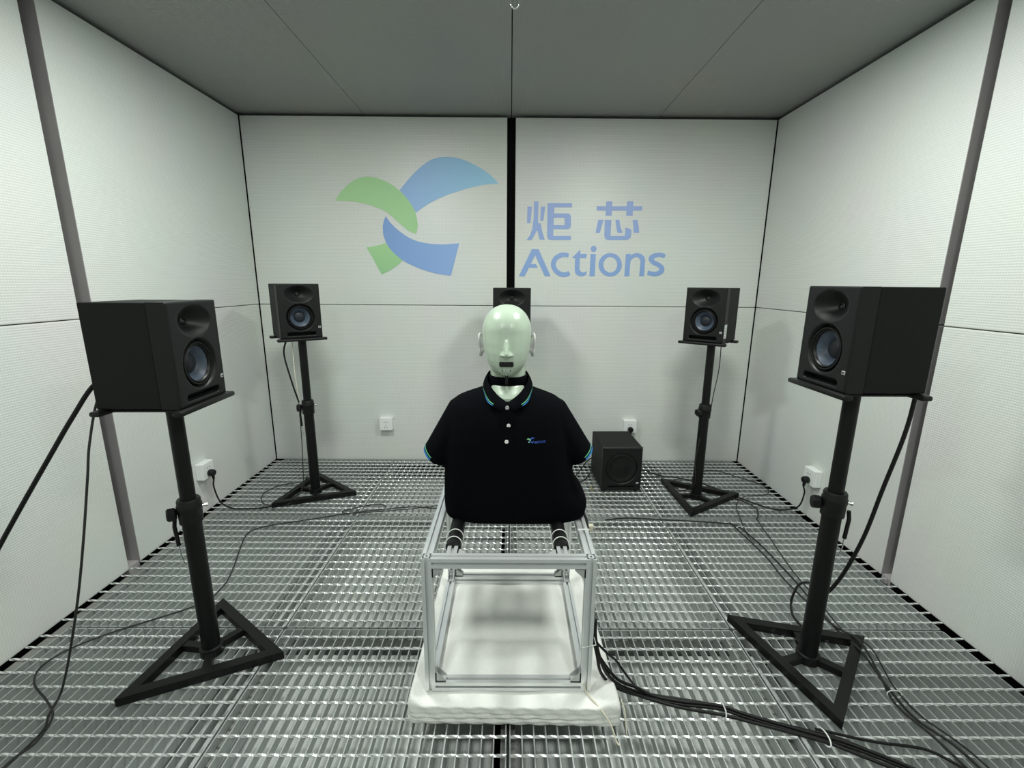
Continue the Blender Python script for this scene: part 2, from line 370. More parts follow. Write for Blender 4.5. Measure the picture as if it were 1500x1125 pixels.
# ------------------------------------------------------------------ outlines of the printed logo, wall coordinates (x, z)
LOGO = {
 'mark_green_wing': [
  [(-0.977,1.524),(-0.969,1.534),(-0.962,1.544),(-0.955,1.554),(-0.947,1.564),(-0.938,1.574),(-0.926,1.584),(-0.914,1.596),(-0.900,1.607),(-0.887,1.617),(-0.875,1.625),(-0.864,1.631),(-0.853,1.636),(-0.842,1.639),(-0.832,1.642),(-0.822,1.645),(-0.812,1.647),(-0.802,1.648),(-0.793,1.648),(-0.783,1.648),(-0.773,1.647),(-0.761,1.646),(-0.749,1.644),(-0.736,1.641),(-0.723,1.637),(-0.712,1.633),(-0.701,1.629),(-0.690,1.625),(-0.680,1.620),(-0.670,1.615),(-0.661,1.609),(-0.651,1.603),(-0.643,1.597),(-0.634,1.591),(-0.625,1.584),(-0.617,1.576),(-0.608,1.568),(-0.598,1.558),(-0.589,1.549),(-0.580,1.539),(-0.573,1.530),(-0.566,1.521),(-0.560,1.513),(-0.554,1.504),(-0.549,1.496),(-0.545,1.487),(-0.541,1.478),(-0.537,1.470),(-0.535,1.461),(-0.532,1.452),(-0.530,1.443),(-0.528,1.433),(-0.527,1.423),(-0.526,1.413),(-0.525,1.402),(-0.525,1.393),(-0.526,1.384),(-0.528,1.376),(-0.530,1.367),(-0.533,1.359),(-0.535,1.351),(-0.541,1.353),(-0.547,1.354),(-0.553,1.356),(-0.560,1.358),(-0.567,1.361),(-0.574,1.365),(-0.582,1.370),(-0.590,1.376),(-0.597,1.383),(-0.605,1.389),(-0.613,1.395),(-0.621,1.402),(-0.629,1.409),(-0.636,1.416),(-0.644,1.422),(-0.650,1.428),(-0.657,1.434),(-0.663,1.440),(-0.669,1.445),(-0.675,1.450),(-0.681,1.454),(-0.685,1.458),(-0.690,1.462),(-0.695,1.465),(-0.701,1.469),(-0.708,1.473),(-0.717,1.477),(-0.726,1.481),(-0.736,1.485),(-0.746,1.488),(-0.756,1.492),(-0.767,1.496),(-0.778,1.500),(-0.791,1.503),(-0.804,1.507),(-0.819,1.510),(-0.836,1.513),(-0.854,1.516),(-0.871,1.518),(-0.889,1.520),(-0.906,1.522),(-0.924,1.523),(-0.941,1.523),(-0.959,1.524)],
 ],
 'mark_blue_wing': [
  [(-0.618,1.580),(-0.608,1.591),(-0.598,1.602),(-0.588,1.613),(-0.578,1.624),(-0.568,1.635),(-0.558,1.645),(-0.547,1.656),(-0.536,1.666),(-0.525,1.677),(-0.514,1.686),(-0.502,1.696),(-0.490,1.705),(-0.477,1.714),(-0.466,1.722),(-0.454,1.729),(-0.444,1.734),(-0.435,1.738),(-0.427,1.741),(-0.418,1.744),(-0.409,1.746),(-0.399,1.749),(-0.389,1.750),(-0.379,1.751),(-0.368,1.752),(-0.357,1.752),(-0.345,1.752),(-0.332,1.752),(-0.319,1.750),(-0.306,1.749),(-0.292,1.746),(-0.279,1.743),(-0.265,1.739),(-0.250,1.734),(-0.236,1.729),(-0.222,1.723),(-0.207,1.716),(-0.192,1.709),(-0.177,1.701),(-0.163,1.693),(-0.150,1.686),(-0.140,1.679),(-0.130,1.673),(-0.121,1.666),(-0.113,1.660),(-0.105,1.653),(-0.097,1.646),(-0.090,1.639),(-0.084,1.633),(-0.077,1.626),(-0.070,1.619),(-0.083,1.618),(-0.096,1.617),(-0.109,1.616),(-0.123,1.615),(-0.138,1.613),(-0.155,1.611),(-0.173,1.607),(-0.193,1.604),(-0.212,1.600),(-0.230,1.595),(-0.246,1.591),(-0.262,1.587),(-0.278,1.582),(-0.293,1.577),(-0.309,1.572),(-0.325,1.567),(-0.341,1.562),(-0.357,1.556),(-0.373,1.550),(-0.388,1.544),(-0.403,1.538),(-0.418,1.531),(-0.433,1.524),(-0.447,1.517),(-0.462,1.509),(-0.476,1.501),(-0.490,1.492),(-0.504,1.483),(-0.518,1.473),(-0.532,1.464),(-0.535,1.468),(-0.537,1.472),(-0.539,1.476),(-0.541,1.481),(-0.545,1.487),(-0.549,1.494),(-0.554,1.502),(-0.559,1.511),(-0.566,1.521),(-0.573,1.530),(-0.581,1.540),(-0.590,1.550),(-0.599,1.560),(-0.608,1.570)],
 ],
 'mark_blue_tail': [
  [(-0.701,1.444),(-0.697,1.438),(-0.693,1.431),(-0.688,1.424),(-0.683,1.417),(-0.677,1.409),(-0.670,1.401),(-0.661,1.392),(-0.652,1.383),(-0.643,1.375),(-0.633,1.367),(-0.623,1.359),(-0.613,1.352),(-0.603,1.345),(-0.592,1.338),(-0.581,1.332),(-0.570,1.326),(-0.559,1.321),(-0.547,1.316),(-0.535,1.312),(-0.522,1.308),(-0.508,1.305),(-0.494,1.302),(-0.479,1.300),(-0.464,1.298),(-0.448,1.296),(-0.433,1.295),(-0.416,1.295),(-0.400,1.294),(-0.384,1.294),(-0.368,1.295),(-0.352,1.296),(-0.337,1.297),(-0.323,1.298),(-0.308,1.299),(-0.293,1.301),(-0.344,1.122),(-0.359,1.124),(-0.374,1.125),(-0.389,1.127),(-0.405,1.129),(-0.420,1.131),(-0.435,1.134),(-0.450,1.138),(-0.465,1.142),(-0.479,1.146),(-0.494,1.151),(-0.508,1.155),(-0.521,1.160),(-0.535,1.165),(-0.548,1.171),(-0.561,1.176),(-0.573,1.182),(-0.585,1.187),(-0.596,1.193),(-0.607,1.199),(-0.618,1.206),(-0.628,1.213),(-0.638,1.221),(-0.648,1.229),(-0.657,1.237),(-0.666,1.246),(-0.674,1.254),(-0.681,1.263),(-0.688,1.271),(-0.695,1.280),(-0.700,1.289),(-0.705,1.299),(-0.709,1.308),(-0.713,1.318),(-0.716,1.328),(-0.718,1.337),(-0.720,1.346),(-0.721,1.355),(-0.721,1.363),(-0.721,1.371),(-0.721,1.379),(-0.720,1.387),(-0.719,1.395),(-0.717,1.402),(-0.716,1.410),(-0.714,1.417),(-0.711,1.423),(-0.709,1.429),(-0.706,1.434),(-0.703,1.439)],
 ],
 'mark_green_tail': [
  [(-0.820,1.276),(-0.809,1.277),(-0.798,1.278),(-0.786,1.280),(-0.775,1.282),(-0.764,1.284),(-0.753,1.286),(-0.743,1.289),(-0.732,1.292),(-0.721,1.296),(-0.710,1.299),(-0.706,1.294),(-0.703,1.289),(-0.700,1.284),(-0.696,1.279),(-0.691,1.273),(-0.686,1.267),(-0.680,1.260),(-0.673,1.254),(-0.666,1.247),(-0.659,1.240),(-0.651,1.233),(-0.643,1.226),(-0.635,1.219),(-0.626,1.211),(-0.618,1.204),(-0.628,1.196),(-0.637,1.187),(-0.647,1.179),(-0.658,1.171),(-0.670,1.163),(-0.683,1.155),(-0.697,1.147),(-0.711,1.140),(-0.726,1.133),(-0.741,1.126)],
 ],
 'hanzi': [
  [(0.092,1.500),(0.116,1.500),(0.110,1.413),(0.090,1.413)],
  [(0.128,1.527),(0.152,1.528),(0.152,1.424),(0.154,1.411),(0.167,1.412),(0.177,1.366),(0.192,1.324),(0.163,1.324),(0.150,1.371),(0.145,1.371),(0.132,1.346),(0.116,1.321),(0.089,1.321),(0.107,1.346),(0.121,1.380),(0.128,1.443)],
  [(0.167,1.500),(0.191,1.500),(0.181,1.424),(0.165,1.424)],
  [(0.204,1.519),(0.339,1.520),(0.340,1.498),(0.241,1.497),(0.240,1.442),(0.240,1.403),(0.239,1.381),(0.239,1.344),(0.339,1.345),(0.339,1.323),(0.221,1.322),(0.209,1.329),(0.205,1.344)],
  [(0.241,1.464),(0.319,1.465),(0.329,1.461),(0.336,1.450),(0.338,1.404),(0.335,1.391),(0.327,1.383),(0.314,1.381),(0.239,1.381),(0.240,1.403),(0.302,1.403),(0.301,1.442),(0.240,1.442)],
  [(0.478,1.504),(0.529,1.504),(0.531,1.530),(0.565,1.531),(0.563,1.504),(0.646,1.505),(0.648,1.531),(0.682,1.532),(0.681,1.505),(0.733,1.506),(0.732,1.484),(0.681,1.483),(0.682,1.456),(0.646,1.456),(0.646,1.483),(0.564,1.482),(0.564,1.455),(0.530,1.455),(0.530,1.482),(0.479,1.482)],
  [(0.491,1.433),(0.520,1.433),(0.502,1.363),(0.478,1.363)],
  [(0.527,1.433),(0.564,1.433),(0.563,1.346),(0.645,1.347),(0.646,1.393),(0.679,1.382),(0.680,1.347),(0.674,1.334),(0.659,1.325),(0.548,1.324),(0.535,1.331),(0.529,1.346)],
  [(0.587,1.434),(0.609,1.434),(0.616,1.398),(0.631,1.364),(0.602,1.364),(0.593,1.398)],
  [(0.684,1.434),(0.709,1.435),(0.720,1.399),(0.725,1.365),(0.694,1.365),(0.690,1.399)],
 ],
 'actions': [
  [(0.047,1.121),(0.120,1.272),(0.158,1.272),(0.230,1.123),(0.197,1.122),(0.139,1.239),(0.115,1.190),(0.144,1.190),(0.156,1.169),(0.105,1.169),(0.081,1.121)],
  [(0.332,1.249),(0.328,1.250),(0.323,1.252),(0.318,1.253),(0.313,1.254),(0.308,1.255),(0.303,1.255),(0.298,1.255),(0.293,1.255),(0.287,1.254),(0.281,1.252),(0.275,1.250),(0.268,1.246),(0.261,1.242),(0.253,1.237),(0.246,1.231),(0.241,1.224),(0.237,1.216),(0.233,1.207),(0.231,1.198),(0.230,1.189),(0.232,1.179),(0.234,1.170),(0.238,1.161),(0.243,1.153),(0.248,1.145),(0.255,1.139),(0.262,1.133),(0.270,1.128),(0.278,1.125),(0.285,1.121),(0.293,1.119),(0.300,1.118),(0.307,1.118),(0.314,1.119),(0.320,1.119),(0.326,1.121),(0.331,1.124),(0.336,1.126),(0.340,1.129),(0.344,1.131),(0.333,1.152),(0.328,1.150),(0.324,1.148),(0.320,1.147),(0.317,1.146),(0.314,1.146),(0.310,1.145),(0.306,1.145),(0.302,1.145),(0.298,1.146),(0.294,1.147),(0.289,1.149),(0.283,1.152),(0.278,1.155),(0.273,1.159),(0.270,1.162),(0.266,1.167),(0.263,1.172),(0.260,1.178),(0.259,1.184),(0.258,1.189),(0.258,1.193),(0.260,1.199),(0.262,1.204),(0.265,1.210),(0.268,1.214),(0.271,1.217),(0.276,1.220),(0.281,1.223),(0.287,1.225),(0.292,1.228),(0.295,1.229),(0.297,1.229),(0.300,1.230),(0.303,1.230),(0.307,1.230),(0.310,1.230),(0.314,1.229),(0.319,1.229),(0.323,1.228),(0.328,1.228)],
  [(0.350,1.225),(0.395,1.272),(0.397,1.248),(0.433,1.248),(0.431,1.225),(0.395,1.225),(0.395,1.165),(0.401,1.152),(0.413,1.145),(0.425,1.146),(0.438,1.153),(0.435,1.132),(0.420,1.125),(0.405,1.123),(0.386,1.127),(0.373,1.139),(0.368,1.156),(0.368,1.225)],
  [(0.488,1.276),(0.487,1.269),(0.484,1.264),(0.478,1.260),(0.472,1.258),(0.466,1.260),(0.460,1.263),(0.456,1.269),(0.455,1.276),(0.456,1.282),(0.459,1.288),(0.464,1.291),(0.471,1.293),(0.477,1.292),(0.483,1.288),(0.486,1.282)],
  [(0.456,1.248),(0.485,1.248),(0.484,1.124),(0.454,1.124)],
  [(0.637,1.189),(0.637,1.176),(0.634,1.164),(0.628,1.153),(0.621,1.143),(0.611,1.135),(0.600,1.128),(0.587,1.125),(0.574,1.123),(0.561,1.124),(0.548,1.128),(0.536,1.134),(0.526,1.142),(0.517,1.152),(0.510,1.163),(0.506,1.175),(0.504,1.188),(0.531,1.188),(0.532,1.180),(0.535,1.172),(0.539,1.164),(0.544,1.158),(0.551,1.153),(0.558,1.149),(0.565,1.146),(0.573,1.145),(0.581,1.146),(0.588,1.149),(0.595,1.153),(0.601,1.158),(0.605,1.165),(0.608,1.172),(0.610,1.181),(0.611,1.189)],
  [(0.504,1.188),(0.505,1.201),(0.508,1.213),(0.514,1.224),(0.521,1.234),(0.531,1.242),(0.542,1.248),(0.554,1.252),(0.567,1.253),(0.580,1.252),(0.593,1.249),(0.605,1.243),(0.615,1.235),(0.624,1.225),(0.631,1.214),(0.635,1.202),(0.637,1.189),(0.611,1.189),(0.609,1.197),(0.607,1.205),(0.603,1.213),(0.597,1.219),(0.591,1.224),(0.584,1.228),(0.576,1.231),(0.569,1.231),(0.561,1.231),(0.554,1.228),(0.547,1.224),(0.541,1.219),(0.537,1.212),(0.533,1.205),(0.531,1.197),(0.531,1.188)],
  [(0.657,1.249),(0.685,1.250),(0.684,1.241),(0.701,1.251),(0.722,1.255),(0.746,1.249),(0.764,1.233),(0.769,1.214),(0.769,1.126),(0.741,1.126),(0.743,1.208),(0.738,1.223),(0.724,1.232),(0.709,1.231),(0.693,1.221),(0.685,1.208),(0.684,1.126),(0.655,1.125)],
  [(0.884,1.248),(0.879,1.250),(0.874,1.252),(0.868,1.254),(0.862,1.256),(0.855,1.257),(0.848,1.258),(0.842,1.258),(0.835,1.257),(0.829,1.256),(0.823,1.255),(0.817,1.253),(0.811,1.251),(0.806,1.248),(0.801,1.245),(0.797,1.242),(0.793,1.237),(0.791,1.232),(0.789,1.226),(0.789,1.220),(0.791,1.213),(0.795,1.207),(0.800,1.202),(0.805,1.198),(0.810,1.194),(0.815,1.191),(0.822,1.187),(0.828,1.185),(0.834,1.182),(0.839,1.180),(0.843,1.178),(0.847,1.175),(0.850,1.173),(0.853,1.170),(0.854,1.168),(0.855,1.167),(0.855,1.167),(0.855,1.166),(0.854,1.165),(0.854,1.163),(0.853,1.162),(0.852,1.161),(0.849,1.158),(0.845,1.156),(0.841,1.154),(0.837,1.153),(0.834,1.152),(0.831,1.152),(0.827,1.152),(0.823,1.152),(0.818,1.153),(0.813,1.153),(0.808,1.154),(0.802,1.155),(0.796,1.157),(0.790,1.158),(0.786,1.135),(0.792,1.133),(0.798,1.132),(0.804,1.130),(0.810,1.129),(0.816,1.127),(0.822,1.127),(0.828,1.126),(0.833,1.126),(0.839,1.127),(0.846,1.128),(0.852,1.130),(0.858,1.132),(0.865,1.135),(0.871,1.139),(0.876,1.143),(0.880,1.149),(0.882,1.155),(0.884,1.162),(0.883,1.169),(0.881,1.176),(0.877,1.182),(0.873,1.188),(0.867,1.192),(0.862,1.196),(0.856,1.200),(0.850,1.203),(0.843,1.206),(0.837,1.208),(0.832,1.210),(0.828,1.212),(0.825,1.215),(0.821,1.217),(0.818,1.220),(0.817,1.222),(0.816,1.222),(0.817,1.222),(0.817,1.221),(0.817,1.221),(0.818,1.221),(0.818,1.222),(0.820,1.224),(0.822,1.226),(0.825,1.228),(0.829,1.229),(0.832,1.231),(0.836,1.232),(0.841,1.233),(0.845,1.234),(0.850,1.234),(0.854,1.234),(0.858,1.233),(0.862,1.232),(0.867,1.230),(0.872,1.229),(0.878,1.227)],
 ],
}

# ================================================================== THE ROOM
def structure(name, label, cat):
    return thing(name, label, cat, kind='structure')


def decal(polys, m, name, parent, y):
    """flat print on the back wall, a hair thick"""
    b = MB()
    for p in polys: b.prism(p, y - 0.0009, y + 0.0006, 'y')
    return b.build(name, m, parent)


PT = 0.11                     # panel thickness
SEAM = 0.0017                 # half of the joint between upper and lower panels
Z_ROWS = ((-0.006, MID_Z - SEAM), (MID_Z + SEAM, WALL_TOP))

# back wall: two columns of two panels with an open joint between the columns
wall_back = structure('wall_back', 'end wall of four perforated white panels with a dark joint and printed logo', 'wall')
back_panels = {}
for c, (x0, x1) in enumerate(((-1.4600, -0.0235), (0.0235, 1.4320))):
    for r, (z0, z1) in enumerate(Z_ROWS):
        back_panels[c, r] = MB().bbox(x0, x1, YB, YB + PT, z0, z1, 0.0025).build('wall_panel', M['panel_back'], wall_back)
MB().box(XL - 0.3, XR + 0.3, YB + PT + 0.02, YB + PT + 0.05, SUB_Z, CEIL_Z + 0.1).build('backing', M['void'], wall_back)
YP = YB - 0.0008
decal(LOGO['mark_blue_wing'], M['print_sky'], 'printed_blue_wing', back_panels[0, 1], YP)
decal(LOGO['mark_green_wing'], M['print_green'], 'printed_green_wing', back_panels[0, 1], YP - 0.0004)
decal(LOGO['mark_green_tail'], M['print_green_tail'], 'printed_green_tail', back_panels[0, 1], YP)
decal(LOGO['mark_blue_tail'], M['print_blue'], 'printed_blue_tail', back_panels[0, 1], YP - 0.0004)
decal(LOGO['hanzi'], M['print_text'], 'printed_characters', back_panels[1, 1], YP)
decal(LOGO['actions'], M['print_text'], 'printed_lettering', back_panels[1, 1], YP)


def side_wall(name, label, x, sgn, bays):
    w = structure(name, label, 'wall')
    for y0, y1 in bays:
        for z0, z1 in Z_ROWS:
            xa, xb = sorted((x, x + sgn * PT))
            p = MB().bbox(xa, xb, y0, y1, z0, z1, 0.0025).build('wall_panel', M['panel_side'], w)
            # the end faces of the panel take a darker grey
            p.data.materials.append(M['panel_edge'])
            for f in p.data.polygons:
                if abs(f.normal.y) > 0.9: f.material_index = 1
    for (a0, a1), (b0, b1) in zip(bays[1:], bays):      # sill that closes the foot of each open joint
        xa, xb = sorted((x + sgn * 0.004, x + sgn * PT))
        MB().box(xa, xb, a1 + 0.001, b0 - 0.001, -0.03, -0.002).build('joint_sill', M['panel_edge'], w)
    xa, xb = sorted((x + sgn * (PT + 0.02), x + sgn * (PT + 0.05)))
    MB().box(xa, xb, YF - 0.3, YB + 0.2, SUB_Z, CEIL_Z + 0.1).build('backing', M['void'], w)
    return w


wall_left = side_wall('wall_left', 'white perforated panel wall on the side of the unplugged back outlet', XL, -1,
                      ((1.622, 2.697), (0.30, 1.567), (-1.15, 0.245)))
wall_right = side_wall('wall_right', 'white perforated panel wall on the subwoofer side', XR, 1,
                       ((1.556, 2.697), (0.29, 1.513), (-1.15, 0.245)))
wall_front = structure('wall_front', 'white perforated panel wall facing the printed logo', 'wall')
for x0, x1 in ((XL + 0.02, -0.024), (0.024, XR - 0.02)):
    for z0, z1 in Z_ROWS:
        MB().bbox(x0, x1, YF - PT, YF, z0, z1, 0.0025).build('wall_panel', M['panel_back'], wall_front)
MB().box(XL - 0.3, XR + 0.3, YF - PT - 0.05, YF - PT - 0.02, SUB_Z, CEIL_Z + 0.1).build('backing', M['void'], wall_front)

# ceiling: long panels side by side
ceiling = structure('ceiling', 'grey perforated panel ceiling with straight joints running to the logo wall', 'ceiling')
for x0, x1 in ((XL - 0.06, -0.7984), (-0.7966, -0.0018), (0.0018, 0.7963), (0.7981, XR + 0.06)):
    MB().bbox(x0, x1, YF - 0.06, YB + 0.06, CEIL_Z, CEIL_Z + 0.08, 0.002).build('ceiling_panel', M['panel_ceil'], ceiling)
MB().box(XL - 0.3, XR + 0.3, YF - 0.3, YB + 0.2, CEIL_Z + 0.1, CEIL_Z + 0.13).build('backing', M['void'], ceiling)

# floor: absorber panels below, steel grating above
floor = structure('floor', 'galvanised steel grating floor over pale perforated absorber panels', 'floor')
for x0, x1 in ((-1.400, -0.885), (-0.855, -0.040), (0.008, 0.835), (0.865, 1.385)):
    for y0, y1 in ((YF, -0.03), (0.0, 1.285), (1.315, 1.985), (2.015, 2.688)):
        MB().bbox(x0, x1, y0, y1, SUB_Z - 0.05, SUB_Z, 0.003).build('absorber_panel', M['panel_sub'], floor)
MB().box(XL - 0.3, XR + 0.3, YF - 0.3, YB + 0.2, SUB_Z - 0.12, SUB_Z - 0.09).build('base', M['void'], floor)

BAR_H, BAR_T, BAR_P, ROD_P = 0.028, 0.0030, 0.0297, 0.0458


def bar_mesh(length):
    return MB().box(-BAR_T / 2, BAR_T / 2, 0, length, -BAR_H, 0).mesh('bearing_bar', M['zinc'])


def rod_mesh(length):
    """square rod twisted along its length"""
    R = []
    n = int(length / BAR_P * 5)
    for i in range(n + 1):
        x = length * i / n
        a = x / BAR_P * math.pi / 2 * 1.0
        R.append([(x, 0.0034 * math.cos(a + k * math.pi / 2), 0.0034 * math.sin(a + k * math.pi / 2)) for k in range(4)])
    return MB().rings(R).mesh('cross_rod', M['zinc_rod'])


cache = {}
def shared(kind, length, fn):
    key = (kind, round(length, 4))
    if key not in cache: cache[key] = fn(length)
    return cache[key]


G_X = ((-1.402, -0.7175), (-0.7125, -0.0035), (0.0035, 0.7125), (0.7175, 1.396))
G_Y = ((0.552, 1.2555), (1.2615, 1.969), (1.975, 2.690))
for y0, y1 in G_Y:
    for x0, x1 in G_X:
        L, W = y1 - y0, x1 - x0
        g = thing('grating_panel', '', '', (x0, y0, 0))
        del g['label'], g['category']
        g.parent = floor
        nb = round(W / BAR_P)
        me = shared('bar', L, bar_mesh)
        for i in range(nb + 1):
            place(me, 'bearing_bar', g, (BAR_T / 2 + (W - BAR_T) * i / nb, 0, 0))
        xe0, xe1 = (-0.056 if x0 < -1 else 0), (0.034 if x1 > 1 else 0)
        me = shared('rod', W + xe1 - xe0, rod_mesh)
        nr = int((L - 0.05) / ROD_P)
        off = (L - nr * ROD_P) / 2
        for i in range(nr + 1):
            place(me, 'cross_rod', g, (xe0, off + i * ROD_P, -0.0025))
        em = shared('end', W, lambda w: MB().box(0, w, -BAR_T / 2, BAR_T / 2, -BAR_H, 0).mesh('end_bar', M['zinc']))
        for y in (BAR_T / 2, L - BAR_T / 2): place(em, 'end_bar', g, (0, y, 0))
# the grating that lies behind the camera, one piece
b = MB()
for y0, y1 in ((-0.163, 0.546), (-0.878, -0.169)):
    for x0, x1 in G_X:
        nb = round((x1 - x0) / BAR_P)
        for i in range(nb + 1):
            x = x0 + BAR_T / 2 + (x1 - x0 - BAR_T) * i / nb
            b.box(x - BAR_T / 2, x + BAR_T / 2, y0, y1, -BAR_H, 0)
        for i in range(15):
            y = y0 + 0.03 + i * ROD_P
            b.box(x0, x1, y - 0.003, y + 0.003, -0.006, 0.0008)
        for y in (y0 + 0.002, y1 - 0.002): b.box(x0, x1, y - 0.0016, y + 0.0016, -BAR_H, 0)
o = b.build('grating_field', M['zinc'], floor)
o['kind'] = 'stuff'
# support rails under the long edges of the grating
for x in (-1.385, -0.715, 0.0, 0.715, 1.375):
    MB().box(x - 0.018, x + 0.018, YF, 2.66, -BAR_H - 0.03, -BAR_H - 0.002).build('support_rail', M['zinc_dull'], floor)
for y in (0.549, 1.2585, 1.972):
    MB().box(-1.40, 1.38, y - 0.014, y + 0.014, -BAR_H - 0.028, -BAR_H - 0.004).build('support_rail', M['zinc_dull'], floor)
# flat ledge strip along the wall
MB().box(-1.438, -1.404, YF, 2.66, -0.020, -0.0065).build('edge_strip', M['zinc_dull'], floor)

# ------------------------------------------------------------------ ceiling lamps
for i, (lx, ly, lk) in enumerate(LAMPS):
    t = thing('ceiling_light', 'round white ceiling downlight with a frosted lens', 'light', (lx, ly, CEIL_Z), group='ceiling downlights')
    MB().lathe([(0.125, 0), (0.165, 0), (0.165, -0.012), (0.155, -0.020), (0.138, -0.020), (0.125, -0.008)], 40).build('trim_ring', M['white_metal'], t, smooth=40)
    MB().lathe([(0.001, -0.009), (0.130, -0.009), (0.130, -0.003), (0.001, -0.003)], 40).build('lens', M['lens'], t)
    ld = bpy.data.lights.new('downlight', 'AREA')
    ld.shape = 'DISK'; ld.size = 0.26 * U; ld.energy = LAMP_POWER * lk; ld.color = LAMP_COLOR
    lo = bpy.data.objects.new('downlight', ld)
    col.objects.link(lo); lo.parent = t; lo.location = (0, 0, -0.024 * U)

# small bright hook hanging at the middle joint
t = thing('ceiling_hook', 'small bright metal hook hanging from the middle joint of the ceiling', 'hook', (0.007, 1.45, CEIL_Z))
MB().lathe([(0.001, 0.004), (0.012, 0.004), (0.014, -0.003), (0.006, -0.008), (0.001, -0.008)], 16).build('plate', M['chrome'], t, smooth=40)
hook = [(0, 0, -0.006), (0, 0, -0.05), (-0.008, 0, -0.09)] + [(-0.009 * math.cos(a), 0, -0.135 - 0.009 * math.sin(a)) for a in [math.pi * k / 8 for k in range(9)]] + [(0.009, 0, -0.11), (0.007, 0, -0.085)]
MB().tube(spline(hook, 4), 0.0032, 8).build('hook_wire', M['chrome'], t, smooth=60)

# ================================================================== LOUDSPEAKERS
SW, SD, SH = 0.187, 0.200, 0.255
WOOF_Z, HORN_Z = 0.385 * SH, 0.81 * SH


def baffle_depth(x, z):
    d = 0.0
    e = math.hypot(x / (0.345 * SW), (z - HORN_Z) / (0.158 * SH))
    if e < 1: d = max(d, 0.034 * (1 - e ** 1.5) ** 1.15)
    r = math.hypot(x, z - WOOF_Z) / SW
    if r < 0.345: d = max(d, 0.011 * min(1, (0.345 - r) / 0.03))
    if r < 0.30: d = 0.042
    qx, qz = max(0, abs(x) - 0.30 * SW), abs(z - 0.078 * SH)
    q = math.hypot(qx, qz) - 0.029 * SH
    if q < 0.0035: d = max(d, 0.03 if q < 0 else 0.0025 * (1 - q / 0.0035))
    m = min(SW / 2 - abs(x), z, SH - z)
    if m < 0.004: d = max(d, 0.004 - math.sqrt(max(0, 0.004 ** 2 - (0.004 - m) ** 2)))
    return d


def frange(a, b, n): return [a + (b - a) * i / n for i in range(n + 1)]


_b = MB()
xs = frange(-SW / 2, SW / 2, 84); zs = frange(0, SH, 112)
_b.grid([[(x, -SD / 2 + baffle_depth(x, z), z) for z in zs] for x in xs])
e = 0.0
for (xa, za, xb, zb) in ((-SW/2, 0, SW/2, 0), (-SW/2, SH, SW/2, SH), (-SW/2, 0, -SW/2, SH), (SW/2, 0, SW/2, SH)):
    _b.add([(xa, -SD/2 + 0.004, za), (xb, -SD/2 + 0.004, zb), (xb, -SD/2 + 0.046, zb), (xa, -SD/2 + 0.046, za)], [(0, 1, 2, 3)])
baffle_me = _b.mesh('baffle', M['baffle'], smooth=50)
cab_me = MB().bbox(-SW/2 + 0.0008, SW/2 - 0.0008, -SD/2 + 0.047, SD/2, 0.0008, SH - 0.0008, 0.003).mesh('cabinet', M['black_vinyl'])
FX = Matrix.Translation((0, -SD/2, 0)) @ Matrix.Rotation(math.pi/2, 4, 'X')      # local z of a lathe -> out of the front
def front(x, z): return Matrix.Translation((x, -SD/2, z)) @ Matrix.Rotation(math.pi/2, 4, 'X')
w = front(0, WOOF_Z)
ring_me = MB().lathe([(0.298*SW, -0.014), (0.298*SW, -0.007), (0.288*SW, -0.004), (0.272*SW, -0.004), (0.268*SW, -0.010)], 56, w).mesh('woofer_ring', M['plastic'], smooth=40)
surr_me = MB().lathe([(0.270*SW, -0.010), (0.264*SW, -0.0055), (0.252*SW, -0.0040), (0.240*SW, -0.0060), (0.234*SW, -0.012)], 56, w).mesh('surround', M['rubber'], smooth=60)
cone_me = MB().lathe([(0.238*SW, -0.011), (0.20*SW, -0.016), (0.16*SW, -0.024), (0.12*SW, -0.033)], 56, w).mesh('cone', M['cone'], smooth=60)
cap_me = MB().lathe([(0.145*SW, -0.031), (0.12*SW, -0.026), (0.075*SW, -0.0225), (0.03*SW, -0.021), (0.001, -0.0208)], 40, w).mesh('dust_cap', M['cap'], smooth=60)
w = front(0, HORN_Z - 0.004)
tw_me = MB().lathe([(0.062*SW, -0.036), (0.062*SW, -0.029), (0.052*SW, -0.028), (0.048*SW, -0.031), (0.035*SW, -0.027), (0.015*SW, -0.0252), (0.0005, -0.025)], 28, w).mesh('tweeter', M['rubber'], smooth=50)
port_shade_me = MB().box(-0.31*SW, 0.31*SW, -SD/2 + 0.0285, -SD/2 + 0.0295, 0.05*SH, 0.106*SH).mesh('port_shadow', M['hole'])  # near-black sheet on the recess floor, painting the port's shade
badge_me = MB().bbox(0.405*SW, 0.465*SW, -SD/2 - 0.0012, -SD/2 + 0.001, 0.178*SH, 0.214*SH, 0.0008).mesh('badge', M['badge'])
_b = MB()
for k in range(2):
    _b.box((0.417 + 0.022*k)*SW, (0.431 + 0.022*k)*SW, -SD/2 - 0.0018, -SD/2 - 0.001, 0.186*SH, 0.206*SH)
ink_me = _b.mesh('badge_mark', M['badge_ink'])
_b = MB()
_b.box(-0.06, 0.06, SD/2 - 0.001, SD/2 + 0.003, 0.02, 0.13)
panel_me = _b.mesh('rear_plate', M['plastic'])
_b = MB()
for x in (-0.03, 0.0, 0.03): _b.lathe([(0.007, 0.0), (0.007, -0.012), (0.0005, -0.012)], 12, Matrix.Translation((x, SD/2 + 0.002, 0.10)) @ Matrix.Rotation(math.pi/2, 4, 'X'))
knob_me = _b.mesh('rear_knobs', M['rubber'])


